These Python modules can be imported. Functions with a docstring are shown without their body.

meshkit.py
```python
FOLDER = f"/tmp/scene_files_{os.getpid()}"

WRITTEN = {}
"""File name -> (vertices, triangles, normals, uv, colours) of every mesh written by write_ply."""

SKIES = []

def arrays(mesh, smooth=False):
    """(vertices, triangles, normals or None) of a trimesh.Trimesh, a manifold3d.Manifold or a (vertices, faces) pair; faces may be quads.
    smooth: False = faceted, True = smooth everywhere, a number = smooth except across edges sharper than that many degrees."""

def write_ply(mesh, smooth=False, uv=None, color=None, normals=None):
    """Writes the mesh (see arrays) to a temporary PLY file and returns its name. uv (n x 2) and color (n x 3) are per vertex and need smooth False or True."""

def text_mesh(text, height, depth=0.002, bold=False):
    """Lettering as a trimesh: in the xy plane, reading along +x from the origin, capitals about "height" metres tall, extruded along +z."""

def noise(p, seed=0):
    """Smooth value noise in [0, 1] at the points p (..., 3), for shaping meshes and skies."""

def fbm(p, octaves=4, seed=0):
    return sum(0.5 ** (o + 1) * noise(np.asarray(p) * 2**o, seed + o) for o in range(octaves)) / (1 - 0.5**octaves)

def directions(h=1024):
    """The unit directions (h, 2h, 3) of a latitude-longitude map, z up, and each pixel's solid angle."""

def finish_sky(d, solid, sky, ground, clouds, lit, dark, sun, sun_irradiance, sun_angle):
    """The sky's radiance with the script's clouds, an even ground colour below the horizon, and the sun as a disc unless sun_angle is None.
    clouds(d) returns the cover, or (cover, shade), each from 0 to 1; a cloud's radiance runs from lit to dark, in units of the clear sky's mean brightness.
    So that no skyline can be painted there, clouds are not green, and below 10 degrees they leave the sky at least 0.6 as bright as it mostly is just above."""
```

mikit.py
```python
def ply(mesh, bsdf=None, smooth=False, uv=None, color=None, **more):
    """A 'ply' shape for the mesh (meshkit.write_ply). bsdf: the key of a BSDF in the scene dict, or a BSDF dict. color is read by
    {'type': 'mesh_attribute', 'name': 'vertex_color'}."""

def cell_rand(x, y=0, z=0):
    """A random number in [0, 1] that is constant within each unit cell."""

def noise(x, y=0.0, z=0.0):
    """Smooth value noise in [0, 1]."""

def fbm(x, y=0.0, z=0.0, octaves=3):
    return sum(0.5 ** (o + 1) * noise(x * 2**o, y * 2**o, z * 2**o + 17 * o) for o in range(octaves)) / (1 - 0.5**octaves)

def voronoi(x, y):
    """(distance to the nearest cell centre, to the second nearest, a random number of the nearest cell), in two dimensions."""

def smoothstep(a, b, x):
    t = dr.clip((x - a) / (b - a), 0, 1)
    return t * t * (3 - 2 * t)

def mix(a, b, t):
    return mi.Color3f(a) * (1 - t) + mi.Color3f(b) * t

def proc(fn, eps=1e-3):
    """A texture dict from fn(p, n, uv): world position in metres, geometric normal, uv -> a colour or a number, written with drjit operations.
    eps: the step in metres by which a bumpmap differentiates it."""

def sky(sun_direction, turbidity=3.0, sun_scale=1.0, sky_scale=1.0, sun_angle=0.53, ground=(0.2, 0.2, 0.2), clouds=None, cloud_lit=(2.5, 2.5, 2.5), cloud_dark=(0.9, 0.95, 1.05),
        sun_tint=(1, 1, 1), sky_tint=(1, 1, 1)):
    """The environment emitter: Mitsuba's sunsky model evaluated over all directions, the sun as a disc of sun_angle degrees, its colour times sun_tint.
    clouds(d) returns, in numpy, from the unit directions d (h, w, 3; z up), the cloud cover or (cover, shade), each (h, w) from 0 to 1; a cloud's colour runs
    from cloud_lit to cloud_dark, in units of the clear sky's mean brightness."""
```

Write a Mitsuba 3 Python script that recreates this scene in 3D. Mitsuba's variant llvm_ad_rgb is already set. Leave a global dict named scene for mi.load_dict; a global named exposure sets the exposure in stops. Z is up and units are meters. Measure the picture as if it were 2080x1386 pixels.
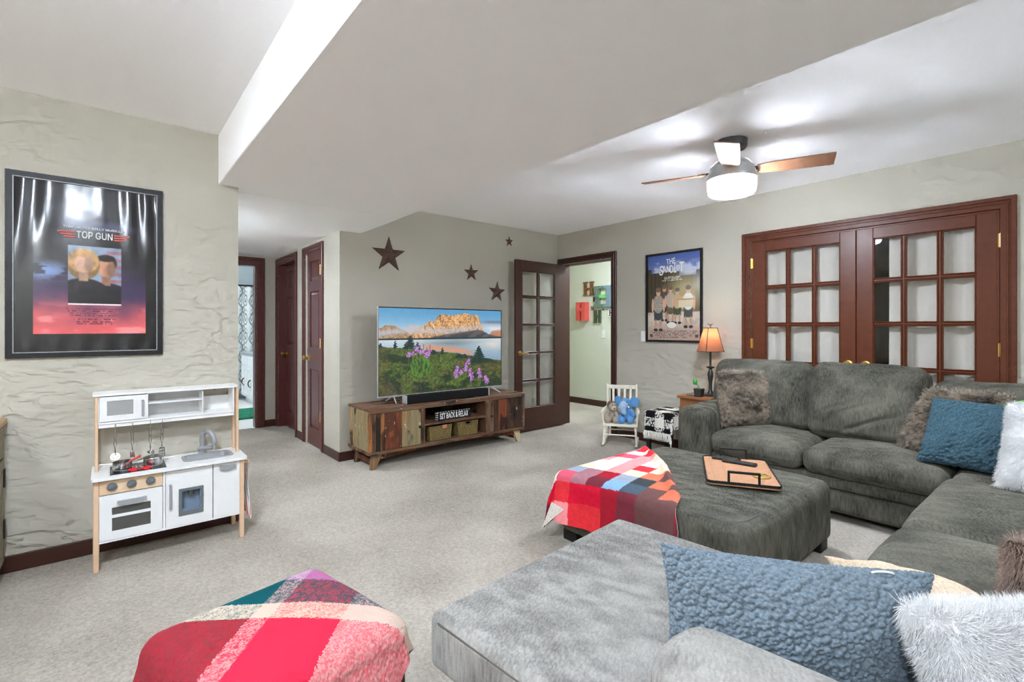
import math, random, os
import numpy as np, trimesh, mitsuba as mi, drjit as dr
import mikit, meshkit
from mikit import noise as nz, fbm as fb, smoothstep as sst, mix, cell_rand, voronoi, proc
from scipy.spatial import cKDTree, ConvexHull
from shapely.geometry import Polygon, Point, LineString
from shapely import affinity
T = mi.ScalarTransform4f
rng = np.random.default_rng(7)
scene = {'type': 'scene'}
labels = {}
# ------------------------------------------------------------------ camera, lights, exposure
EYE = 1.23
YAW = math.radians(50.11)
FWD = np.array([math.cos(YAW), math.sin(YAW), 0.0])
RGT = np.array([math.sin(YAW), -math.cos(YAW), 0.0])
scene['camera'] = {'type': 'perspective', 'fov': math.degrees(2 * math.atan(1040 / 982.0)), 'fov_axis': 'x',
                   'principal_point_offset_y': 26.0 / 1386, 'near_clip': 0.02, 'far_clip': 60.0,
                   'to_world': T().look_at(origin=[0, 0, EYE], target=[FWD[0], FWD[1], EYE], up=[0, 0, 1])}
exposure = 2.9
W_NEUTRAL, W_WARM, W_COOL = (0.86, 0.952, 1.095), (1.0, 0.76, 0.52), (0.92, 0.97, 1.0)
P_FAN, P_DOME, P_HALL, P_BATH, P_DEN, P_BULB, P_SCREEN = 22.0, 26.5, 26.0, 16.0, 22.0, 12.0, 0.125


def em(color, power):
    return {'type': 'area', 'radiance': {'type': 'rgb', 'value': [float(c * power) for c in color]}}


# ------------------------------------------------------------------ helpers
def C(r, g, b):
    """sRGB 0-255 to linear"""
    out = []
    for v in (r, g, b):
        v = v / 255.0
        out.append(v / 12.92 if v <= 0.04045 else ((v + 0.055) / 1.055) ** 2.4)
    return out


def rgb(c):
    return {'type': 'rgb', 'value': [float(x) for x in c]}


def mat(name, base, rough=0.6, spec=0.35, bump=None, bscale=0.001, beps=1e-3, **kw):
    if callable(base):
        base = proc(base)
    elif not isinstance(base, dict):
        base = rgb(base)
    b = {'type': 'principled', 'base_color': base, 'roughness': rough, 'specular': spec, **kw}
    if bump is not None:
        b = {'type': 'bumpmap', 'arbitrary': proc(bump, beps), 'scale': bscale, 'bsdf': b}
    scene['mat_' + name] = {'type': 'twosided', 'bsdf': b}
    return 'mat_' + name


def free(key):
    if key not in scene and key not in labels:
        return key
    n = 1
    while f'{key}_{n:03d}' in scene or f'{key}_{n:03d}' in labels:
        n += 1
    return f'{key}_{n:03d}'


def put(key, mesh, m, smooth=False, label=None, stuff=False, **kw):
    key = free(key)
    scene[key] = mikit.ply(mesh, m, smooth=smooth, **kw)
    if label:
        labels.setdefault(key, {})['label'] = label
    if stuff:
        labels.setdefault(key, {})['kind'] = 'stuff'
    return key


def thing(name, label, cat, group=None):
    key = free(name)
    labels[key] = {'label': label, 'category': cat}
    if group:
        labels[key]['group'] = group
    return key


def single(name, mesh, m, label, cat, group=None, smooth=False, **kw):
    key = free(name)
    scene[key] = mikit.ply(mesh, m, smooth=smooth, **kw)
    labels[key] = {'label': label, 'category': cat}
    if group:
        labels[key]['group'] = group
    return key


def struct(name, mesh, m, smooth=False, label=None, **kw):
    key = free(name)
    scene[key] = mikit.ply(mesh, m, smooth=smooth, **kw)
    labels[key] = {'kind': 'structure'}
    if label:
        labels[key]['label'] = label
    return key


def sthing(name, label=None):
    key = free(name)
    labels[key] = {'kind': 'structure'}
    if label:
        labels[key]['label'] = label
    return key


def cat(*ms):
    ms = [m for m in ms if m is not None]
    return trimesh.util.concatenate(ms)


def move(m, R=None, t=(0, 0, 0)):
    m = m.copy()
    if R is not None:
        m.vertices = m.vertices @ np.asarray(R, float).T
    m.vertices = m.vertices + np.asarray(t, float)
    return m


def rot(ax, deg):
    return trimesh.transformations.rotation_matrix(math.radians(deg), ax)[:3, :3]


X_, Y_, Z_ = (1, 0, 0), (0, 1, 0), (0, 0, 1)


def hull(p):
    h = ConvexHull(np.asarray(p))
    f = h.simplices.copy()
    v = h.points
    n = np.cross(v[f[:, 1]] - v[f[:, 0]], v[f[:, 2]] - v[f[:, 0]])
    flip = (n * h.equations[:, :3]).sum(1) < 0
    f[flip] = f[flip][:, ::-1]
    used = np.unique(f)
    back = np.zeros(len(v), int)
    back[used] = np.arange(len(used))
    return trimesh.Trimesh(v[used], back[f], process=False)


_BOX = {}


def box(x0, x1, y0, y1, z0, z1, c=0.003):
    h = np.array([x1 - x0, y1 - y0, z1 - z0]) / 2
    m = np.array([x1 + x0, y1 + y0, z1 + z0]) / 2
    c = min(c, 0.45 * h.min() * 2)
    if c <= 0:
        b = trimesh.creation.box(extents=2 * h)
        b.vertices += m
        return b
    P = []
    for s in np.ndindex(2, 2, 2):
        s = np.array(s) * 2 - 1
        for k in range(3):
            d = h - c
            d[k] = h[k]
            P.append(s * d)
    P = np.array(P)
    if 'f' not in _BOX:
        u = []
        for s in np.ndindex(2, 2, 2):
            s = np.array(s) * 2 - 1
            for k in range(3):
                d = np.array([.7, .7, .7])
                d[k] = 1.0
                u.append(s * d)
        _BOX['u'] = np.array(u)
        hh = ConvexHull(_BOX['u'])
        f = hh.simplices.copy()
        n = np.cross(u[f[0][1]] - u[f[0][0]], u[f[0][2]] - u[f[0][0]])
        v = hh.points
        n = np.cross(v[f[:, 1]] - v[f[:, 0]], v[f[:, 2]] - v[f[:, 0]])
        fl = (n * hh.equations[:, :3]).sum(1) < 0
        f[fl] = f[fl][:, ::-1]
        _BOX['f'] = f
    return trimesh.Trimesh(P + m, _BOX['f'], process=False)


def rbox(x0, x1, y0, y1, z0, z1, r, n=3):
    """box with round edges"""
    h = np.array([x1 - x0, y1 - y0, z1 - z0]) / 2
    m = np.array([x1 + x0, y1 + y0, z1 + z0]) / 2
    r = min(r, h.min() * 0.98)
    return soft(h, r, n=2 * n + 4, c=m)


def soft(h, r, n=20, bulge=(0, 0, 0), wr=0.0, wf=6.0, seed=0, c=(0, 0, 0), R=None, sag=0.0):
    """cushion: a rounded box of half sizes h, edge radius r, faces bulged, wrinkled by wr"""
    h = np.asarray(h, float)
    k = max(3, n // 5)
    rr = np.minimum(r / h, 0.9)

    def line(a):
        e = 1 - rr[a] * (1 - np.sin(np.linspace(0, math.pi / 2, k + 1)))
        mid = np.linspace(-(1 - rr[a]), 1 - rr[a], max(2, n - 2 * k))
        return np.concatenate([-e[::-1], mid[1:-1] if len(mid) > 2 else [], e])
    V, F, off = [], [], 0
    for a in range(3):
        b, d = (a + 1) % 3, (a + 2) % 3
        lb, ld = line(b), line(d)
        B, D = np.meshgrid(lb, ld, indexing='ij')
        for s in (-1, 1):
            p = np.zeros(B.shape + (3,))
            p[..., a], p[..., b], p[..., d] = s, B, D
            i, j = np.meshgrid(np.arange(len(lb) - 1), np.arange(len(ld) - 1), indexing='ij')
            q = np.stack([i * len(ld) + j, (i + 1) * len(ld) + j, (i + 1) * len(ld) + j + 1, i * len(ld) + j + 1], -1).reshape(-1, 4)
            if s < 0:
                q = q[:, ::-1]
            V.append(p.reshape(-1, 3))
            F.append(q + off)
            off += len(V[-1])
    p, q = np.vstack(V), np.vstack(F)
    P = p * h
    core = np.clip(P, -(h - r), h - r)
    d = P - core
    L = np.linalg.norm(d, axis=1, keepdims=True)
    nrm = d / np.maximum(L, 1e-9)
    P = core + nrm * r
    for a in range(3):
        b, e = (a + 1) % 3, (a + 2) % 3
        P[:, a] += bulge[a] * np.sign(p[:, a]) * np.abs(p[:, a]) ** 3 * (1 - p[:, b] ** 2) * (1 - p[:, e] ** 2)
    m = trimesh.Trimesh(P, np.vstack([q[:, [0, 1, 2]], q[:, [0, 2, 3]]]), process=False)
    m.merge_vertices(digits_vertex=6)
    if wr:
        vn = m.vertex_normals
        w = meshkit.fbm(m.vertices * wf + 31.7 * seed, 4, seed) - 0.5
        m.vertices = m.vertices + vn * (w * 2 * wr)[:, None]
    return move(m, R, c)


def cyl(p0, p1, r0, r1=None, n=16):
    r1 = r0 if r1 is None else r1
    p0, p1 = np.asarray(p0, float), np.asarray(p1, float)
    z = (p1 - p0) / np.linalg.norm(p1 - p0)
    x = np.cross(z, [0, 0, 1.0] if abs(z[2]) < 0.9 else [1.0, 0, 0])
    x /= np.linalg.norm(x)
    y = np.cross(z, x)
    a = np.arange(n) * 2 * math.pi / n
    ring = np.cos(a)[:, None] * x + np.sin(a)[:, None] * y
    v = np.vstack([p0 + ring * r0, p1 + ring * r1, p0, p1])
    i = np.arange(n)
    j = (i + 1) % n
    f = np.vstack([np.c_[i, j, j + n], np.c_[i, j + n, i + n], np.c_[j, i, i * 0 + 2 * n], np.c_[i + n, j + n, i * 0 + 2 * n + 1]])
    return trimesh.Trimesh(v, f, process=False)


def tube(pts, r, n=8, closed=False, squash=None):
    p = np.asarray(pts, float)
    r = np.broadcast_to(r, (len(p),))
    t = np.gradient(p, axis=0) if not closed else np.roll(p, -1, 0) - np.roll(p, 1, 0)
    t /= np.linalg.norm(t, axis=1, keepdims=True) + 1e-12
    u = np.cross(t[0], [0, 0, 1.0] if abs(t[0][2]) < 0.9 else [1.0, 0, 0])
    V = []
    for k in range(len(p)):
        u = u - t[k] * (u @ t[k])
        u /= np.linalg.norm(u) + 1e-12
        w = np.cross(t[k], u)
        a = np.arange(n) * 2 * math.pi / n
        V.append(p[k] + r[k] * (np.cos(a)[:, None] * u + np.sin(a)[:, None] * w * (squash or 1)))
    V = np.vstack(V)
    F = []
    m = len(p)
    for k in range(m if closed else m - 1):
        k2 = (k + 1) % m
        for i in range(n):
            j = (i + 1) % n
            F += [[k * n + i, k2 * n + i, k2 * n + j], [k * n + i, k2 * n + j, k * n + j]]
    if not closed:
        V = np.vstack([V, p[0], p[-1]])
        for i in range(n):
            j = (i + 1) % n
            F += [[i, j, m * n], [(m - 1) * n + j, (m - 1) * n + i, m * n + 1]]
    mesh = trimesh.Trimesh(V, np.array(F)[:, ::-1], process=False)
    return mesh


def spline(pts, n=40):
    from scipy.interpolate import CubicSpline
    p = np.asarray(pts, float)
    s = np.r_[0, np.cumsum(np.linalg.norm(np.diff(p, axis=0), axis=1))]
    return CubicSpline(s, p)(np.linspace(0, s[-1], n))


def lathe(prof, n=32, c=(0, 0, 0), cap=True):
    prof = np.asarray(prof, float)
    a = np.arange(n) * 2 * math.pi / n
    V = np.vstack([np.c_[r * np.cos(a), r * np.sin(a), np.full(n, z)] for r, z in prof])
    F = []
    for k in range(len(prof) - 1):
        for i in range(n):
            j = (i + 1) % n
            F += [[k * n + i, k * n + j, (k + 1) * n + j], [k * n + i, (k + 1) * n + j, (k + 1) * n + i]]
    if cap:
        V = np.vstack([V, [0, 0, prof[0][1]], [0, 0, prof[-1][1]]])
        m = len(prof)
        for i in range(n):
            j = (i + 1) % n
            F += [[j, i, m * n], [(m - 1) * n + i, (m - 1) * n + j, m * n + 1]]
    return move(trimesh.Trimesh(V, np.array(F), process=False), None, c)


def slab(poly, th, axis='z', at=0.0):
    """extruded 2-D polygon; axis is the normal: x -> (y,z), y -> (x,z), z -> (x,y)"""
    m = trimesh.creation.extrude_polygon(poly, abs(th), engine='earcut')
    v = m.vertices.copy()
    if th < 0:
        v[:, 2] -= abs(th)
    o = np.zeros_like(v)
    if axis == 'z':
        o = v + [0, 0, at]
        f = m.faces
    elif axis == 'x':
        o[:, 1], o[:, 2], o[:, 0] = v[:, 0], v[:, 1], v[:, 2] + at
        f = m.faces
    else:
        o[:, 0], o[:, 2], o[:, 1] = v[:, 0], v[:, 1], v[:, 2] + at
        f = m.faces[:, ::-1]
    return trimesh.Trimesh(o, f, process=False)


def rect(a0, a1, b0, b1):
    return Polygon([(a0, b0), (a1, b0), (a1, b1), (a0, b1)])


def grid_mesh(P):
    a, b = P.shape[:2]
    i, j = np.meshgrid(np.arange(a - 1), np.arange(b - 1), indexing='ij')
    q = np.stack([i * b + j, (i + 1) * b + j, (i + 1) * b + j + 1, i * b + j + 1], -1).reshape(-1, 4)
    return trimesh.Trimesh(P.reshape(-1, 3), np.vstack([q[:, [0, 1, 2]], q[:, [0, 2, 3]]]), process=False)


def pillow(w, h, t, n=40, pull=0.07, wr=0.004, seed=0, pw=0.5, crush=0.0):
    """knife-edge cushion in the xy plane (z is its thickness), returns mesh and uv"""
    g = np.sin(np.linspace(-math.pi / 2, math.pi / 2, n))
    U, V = np.meshgrid(g, g, indexing='ij')
    x = w / 2 * U * (1 - pull * (1 - V ** 2) * np.abs(U) ** 1.5)
    y = h / 2 * V * (1 - pull * (1 - U ** 2) * np.abs(V) ** 1.5)
    th = t / 2 * np.clip((1 - U ** 2) * (1 - V ** 2), 0, 1) ** pw
    P = np.stack([x, y, th], -1)
    Q = np.stack([x, y, -th], -1)
    for k, S in ((0, P), (1, Q)):
        w_ = meshkit.fbm(S * 9 + 11.3 * (seed + k), 3, seed) - 0.5
        S[..., 2] += w_ * 2 * wr * 4 * (th / max(t / 2, 1e-6))
    if crush:
        for S in (P, Q):
            S[..., 1] -= crush * (1 - U ** 2) * np.clip(V, 0, 1) ** 2
    a, b = grid_mesh(P), grid_mesh(Q)
    b.faces = b.faces[:, ::-1]
    uv = np.vstack([np.stack([x, y], -1).reshape(-1, 2), np.stack([x + 3, y], -1).reshape(-1, 2)])
    return cat(a, b), uv


def frame3(xd, yd):
    xd = np.asarray(xd, float)
    xd /= np.linalg.norm(xd)
    yd = np.asarray(yd, float)
    yd = yd - xd * (yd @ xd)
    yd /= np.linalg.norm(yd)
    return np.stack([xd, yd, np.cross(xd, yd)], 1)


def fur(key, mesh, m, n, length, rad, comb=(0, 0, -1), cw=0.6, jit=0.5, seed=0, segs=3, clump=0.0):
    """strands rooted on the mesh as b-spline curves: one 'fur' part"""
    r = np.random.default_rng(seed)
    pts, fi = trimesh.sample.sample_surface(mesh, n, seed=seed)
    nr = mesh.face_normals[fi]
    comb = np.asarray(comb, float)
    tg = comb - nr * (nr @ comb)[:, None]
    d = nr + cw * tg + jit * r.normal(size=nr.shape) * 0.5
    if clump:
        cl = meshkit.fbm(pts * 18, 3, seed)[:, None] - 0.5
        cl2 = meshkit.fbm(pts * 18 + 50, 3, seed + 1)[:, None] - 0.5
        d = d + clump * (cl * np.cross(nr, comb) * 4 + cl2 * comb * 2)
    d /= np.linalg.norm(d, axis=1, keepdims=True)
    L = length * r.uniform(0.55, 1.1, n)[:, None]
    b = d + 0.7 * tg + 0.25 * r.normal(size=nr.shape)
    b /= np.linalg.norm(b, axis=1, keepdims=True)
    out = []
    k = np.linspace(-0.25, 1.0, segs + 1)
    for s in k:
        out.append(pts + d * L * s + (b - d) * L * 0.5 * max(s, 0) ** 2)
    Q = np.stack(out, 1)
    wd = np.array([1.0, 1.0, 0.75, 0.45, 0.2, 0.1])[:segs + 1] * rad
    t = Q[:, -1] - Q[:, 0]
    u = np.cross(t, r.normal(size=t.shape))
    u /= np.linalg.norm(u, axis=1, keepdims=True)
    v = np.cross(t / np.linalg.norm(t, axis=1, keepdims=True), u)
    rings = []
    for k_ in range(segs):
        for a in range(3):
            c_, s_ = math.cos(a * 2.0944), math.sin(a * 2.0944)
            rings.append(Q[:, k_] + wd[k_] * (c_ * u + s_ * v))
    V = np.stack(rings + [Q[:, -1]], 1)
    f = []
    for k_ in range(segs - 1):
        for a in range(3):
            b = (a + 1) % 3
            f += [[k_ * 3 + a, k_ * 3 + b, k_ * 3 + 3 + b], [k_ * 3 + a, k_ * 3 + 3 + b, k_ * 3 + 3 + a]]
    for a in range(3):
        f.append([(segs - 1) * 3 + a, (segs - 1) * 3 + (a + 1) % 3, segs * 3])
    F = (np.array(f)[None] + (np.arange(n) * V.shape[1])[:, None, None]).reshape(-1, 3)
    key = free(key)
    scene[key] = mikit.ply(trimesh.Trimesh(V.reshape(-1, 3), F, process=False), m, smooth=True)
    labels.setdefault(key, {})['kind'] = 'stuff'
    return key


def blobs(parts, res=0.012, it=8):
    """one continuous body: union of hulls of sphere pairs, smoothed"""
    import manifold3d as m3
    tot = None
    for (p0, r0, p1, r1) in parts:
        a = trimesh.creation.icosphere(2, r0).vertices + np.asarray(p0)
        b = trimesh.creation.icosphere(2, r1).vertices + np.asarray(p1)
        h = hull(np.vstack([a, b]))
        mm = m3.Manifold(m3.Mesh(np.asarray(h.vertices, np.float32), np.asarray(h.faces, np.uint32)))
        tot = mm if tot is None else tot + mm
    tot = tot.refine_to_length(res)
    q = tot.to_mesh()
    m = trimesh.Trimesh(q.vert_properties[:, :3].astype(float), q.tri_verts.astype(int), process=True)
    trimesh.smoothing.filter_taubin(m, lamb=0.5, nu=0.52, iterations=it)
    return m


# ------------------------------------------------------------------ materials
def wall_h(p, n, uv):
    """skip-trowelled plaster: ragged low plateaus with thin edges, finer drag marks between them"""
    u, v = p.x + p.y, p.z
    w = 1.3 * nz(u * 6, v * 6, 1)
    a = fb(u * 16 + w, v * 32 - w, 3.0, 2)
    b = nz(u * 26 - w + v * 9, v * 19 + w + 7, 9.0)
    k = 0.35 + 0.65 * sst(0.3, 0.7, nz(u * 2.3, v * 2.3, 5))
    return k * (0.7 * sst(0.40, 0.46, a) + 0.7 * sst(0.54, 0.60, a) + 0.6 * sst(0.50, 0.56, b)) + 0.36 * nz(u * 90, v * 120, 2.0)


def wall_tone(c):
    c = C(*c)
    return lambda p, n, uv: mi.Color3f(c) * (0.95 + 0.10 * nz((p.x + p.y) * 2.2, p.z * 2.2, 4))


M_WALL = mat('wall', wall_tone((187, 182, 168)), 0.75, 0.25, wall_h, 0.0055, 8e-4)
M_WALLS = mat('wall_smooth', C(205, 207, 190), 0.7, 0.25)
M_BATHW = mat('bath_wall', C(200, 208, 212), 0.7, 0.25)
M_CEIL = mat('ceiling', C(243, 243, 243), 0.9, 0.1)


def carpet_c(p, n, uv):
    a = nz(p.x * 260, p.y * 260)
    b = nz(p.x * 95, p.y * 95, 3)
    m = fb(p.x * 1.7, p.y * 1.7, 2)
    return mix(C(120, 113, 102), C(186, 178, 166), 0.34 * a + 0.30 * b + 0.36 * sst(0.25, 0.75, m))


def carpet_h(p, n, uv):
    d = p.x * 0.64 + p.y * 0.77
    e = p.x * 0.77 - p.y * 0.64
    return 0.6 * nz(e * 70, d * 150) + 0.5 * nz(p.x * 230, p.y * 230, 5)


M_CARPET = mat('carpet', carpet_c, 0.95, 0.05, carpet_h, 0.006, 1.2e-3, sheen=0.3)


def wood(axis, light, dark, k=1.0, lines=0.55):
    light, dark = C(*light), C(*dark)

    def fn(p, n, uv):
        q = [p.x, p.y, p.z]
        a = q[axis]
        b = q[(axis + 1) % 3] + q[(axis + 2) % 3] * 0.83 + uv.x * 7.3
        w = nz(a * 2.2, b * 9, 5) * 0.10 + nz(a * 0.8, b * 4) * 0.08
        rings = 0.5 + 0.5 * dr.sin((b + w * 1.6) * 330 * k)
        pore = nz(a * 14, b * 420 * k, 2)
        t = lines * rings * (0.45 + 0.75 * nz(a * 3, b * 30, 7)) + 0.55 * sst(0.55, 0.85, pore) + 0.25 * (nz(a * 1.5, b * 14, 3) - 0.5)
        return mix(light, dark, dr.clip(t, 0, 1))
    return fn


OAK = [mat('oak_' + 'xyz'[a], wood(a, (112, 56, 29), (28, 13, 7), 1.0, 0.85), 0.40, 0.28, clearcoat=0.12, clearcoat_gloss=0.8) for a in range(3)]
M_TRIM = mat('dark_trim', wood(2, (68, 36, 27), (42, 22, 17), 0.6, 0.5), 0.35, 0.5)
M_DOORD = mat('closet_door', wood(2, (92, 46, 42), (62, 30, 29), 0.6, 0.5), 0.3, 0.5, clearcoat=0.4)
M_BRASS = mat('brass', C(215, 178, 95), 0.25, metallic=1.0)
M_WHITE = mat('white_paint', C(236, 235, 230), 0.45, 0.4)
M_PLAST = mat('white_plastic', C(238, 237, 232), 0.35, 0.5)
M_BLACK = mat('black_satin', C(26, 25, 25), 0.4, 0.4)
M_PAINTH = mat('painted_edge', C(225, 215, 180), 0.7)
scene['mat_pane'] = {'type': 'thindielectric', 'int_ior': 1.5, 'ext_ior': 1.0}
XR, YT, YL, XE, XC, YE, ZC, ZS = 4.489, 4.442, 3.494, 0.639, 1.64, 6.6, 2.437, 2.13
# ------------------------------------------------------------------ shell
struct('floor', box(-3.3, 6.1, -1.35, 6.62, -0.06, 0, 0), M_CARPET)
struct('ceiling', box(-3.3, 6.1, -1.35, 6.62, ZC, ZC + 0.06, 0), M_CEIL)
struct('ceiling_soffit', cat(box(0.53, 1.84, -1.2, YL + 0.12, ZS, ZC, 0.004), box(XE, 1.84, YL + 0.12, YT, ZS, ZC, 0)), M_CEIL)
struct('ceiling_hall', cat(box(XE, XC, YT, YE, ZS, ZC, 0), box(-1.3, XE, YL + 0.12, 5.8, ZS, ZC, 0)), M_CEIL)
left_poly = Polygon([(-3.2, 0), (XE, 0), (XE, ZS), (0.53, ZS), (0.53, ZC), (-3.2, ZC)])
struct('wall_left', slab(left_poly, 0.12, 'y', YL), M_WALL)
struct('wall_hall_left', cat(box(XE - 0.12, XE, 5.7, YE, 0, ZS, 0), box(-1.2, XE - 0.12, 5.7, 5.82, 0, ZS, 0), box(-1.32, -1.2, YL + 0.12, 5.82, 0, ZS, 0)), M_WALL)
tv_poly = Polygon([(XC + 0.12, 0), (XR, 0), (XR, ZC), (1.84, ZC), (1.84, ZS), (XC + 0.12, ZS)])
struct('wall_television', slab(tv_poly, 0.12, 'y', YT), M_WALL)
clos = Polygon([(YT, 0), (YE, 0), (YE, ZS), (YT, ZS)]).difference(rect(4.93, 5.40, -1, 2.04)).difference(rect(5.80, 6.53, -1, 2.03))
struct('wall_closet', slab(clos, 0.12, 'x', XC), M_WALL)
rw = Polygon([(-1.3, 0), (YT + 0.12, 0), (YT + 0.12, ZC), (-1.3, ZC)]).difference(rect(0.38, 1.98, -1, 2.03)).difference(rect(3.555, 4.36, -1, 2.04))
struct('wall_right', slab(rw, 0.12, 'x', XR), M_WALL)
ew = Polygon([(XE, 0), (XC, 0), (XC, ZS), (XE, ZS)]).difference(rect(0.69, 1.41, -1, 2.035))
struct('wall_hall_end', slab(ew, 0.12, 'y', YE), M_WALL)
struct('wall_near', box(-3.2, XR, -1.32, -1.2, 0, ZC, 0), M_WALL)
struct('wall_far_left', box(-3.3, -3.2, -1.2, YL, 0, ZC, 0), M_WALL)
# den behind the side door, store behind the french doors
struct('wall_den_back', box(5.93, 6.05, -0.2, 6.6, 0, ZC, 0), M_WALLS)
struct('wall_den_side', box(4.609, 5.93, 6.3, 6.42, 0, ZC, 0), M_WALLS)
struct('wall_den_divider', box(4.609, 5.93, 2.62, 2.74, 0, ZC, 0), M_WALLS)
struct('wall_store_side', box(4.609, 5.93, -0.3, -0.2, 0, ZC, 0), M_WALLS)
struct('wall_den_front', box(XR, 4.609, YT + 0.12, 6.42, 0, ZC, 0), M_WALLS)
# bathroom
M_TILE = mat('bath_tile', C(222, 222, 220), 0.3, 0.5)
struct('floor_bath', box(-0.5, 2.4, 6.62, 9.7, -0.06, 0, 0), M_TILE)
struct('ceiling_bath', box(-0.5, 2.4, 6.72, 9.7, ZC, ZC + 0.06, 0), M_CEIL)
struct('wall_bath_back', box(-0.5, 2.4, 9.6, 9.7, 0, ZC, 0), M_BATHW)
struct('wall_bath_left', box(-0.6, -0.5, 6.72, 9.7, 0, ZC, 0), M_BATHW)
struct('wall_bath_right', box(2.4, 2.5, 6.72, 9.7, 0, ZC, 0), M_BATHW)
struct('wall_bath_front', cat(box(XC, 2.5, YE, YE + 0.12, 0, ZC, 0), box(-0.6, XE, YE, YE + 0.12, 0, ZC, 0), box(XE, XC, YE, YE + 0.12, ZS, ZC, 0)), M_BATHW)
struct('wall_closet_back', box(2.3, 2.4, YT + 0.12, YE, 0, ZS, 0), M_WALLS)
# baseboards
bb = dict(c=0.004)
struct('baseboard_left', box(-3.2, XE, YL - 0.014, YL, 0, 0.085, 0.004), M_TRIM)
struct('baseboard_hall', box(XE, XE + 0.014, YL, YL + 0.12, 0, 0.085, 0.004), M_TRIM)
struct('baseboard_corner', cat(box(XC - 0.014, XC, YT - 0.014, 4.865, 0, 0.085, 0.004), box(XC, 3.5, YT - 0.014, YT, 0, 0.085, 0.004)), M_TRIM)
struct('baseboard_closet', box(XC - 0.014, XC, 5.503, 5.729, 0, 0.085, 0.004), M_TRIM)
struct('baseboard_end', box(1.496, XC, YE - 0.014, YE, 0, 0.085, 0.004), M_TRIM)
struct('baseboard_right', cat(box(XR - 0.014, XR, 2.056, 3.491, 0, 0.085, 0.004), box(XR - 0.014, XR, -1.2, 0.302, 0, 0.085, 0.004)), M_TRIM)
struct('baseboard_den', box(5.916, 5.93, 2.74, 6.3, 0, 0.095, 0.004), M_TRIM)


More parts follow.
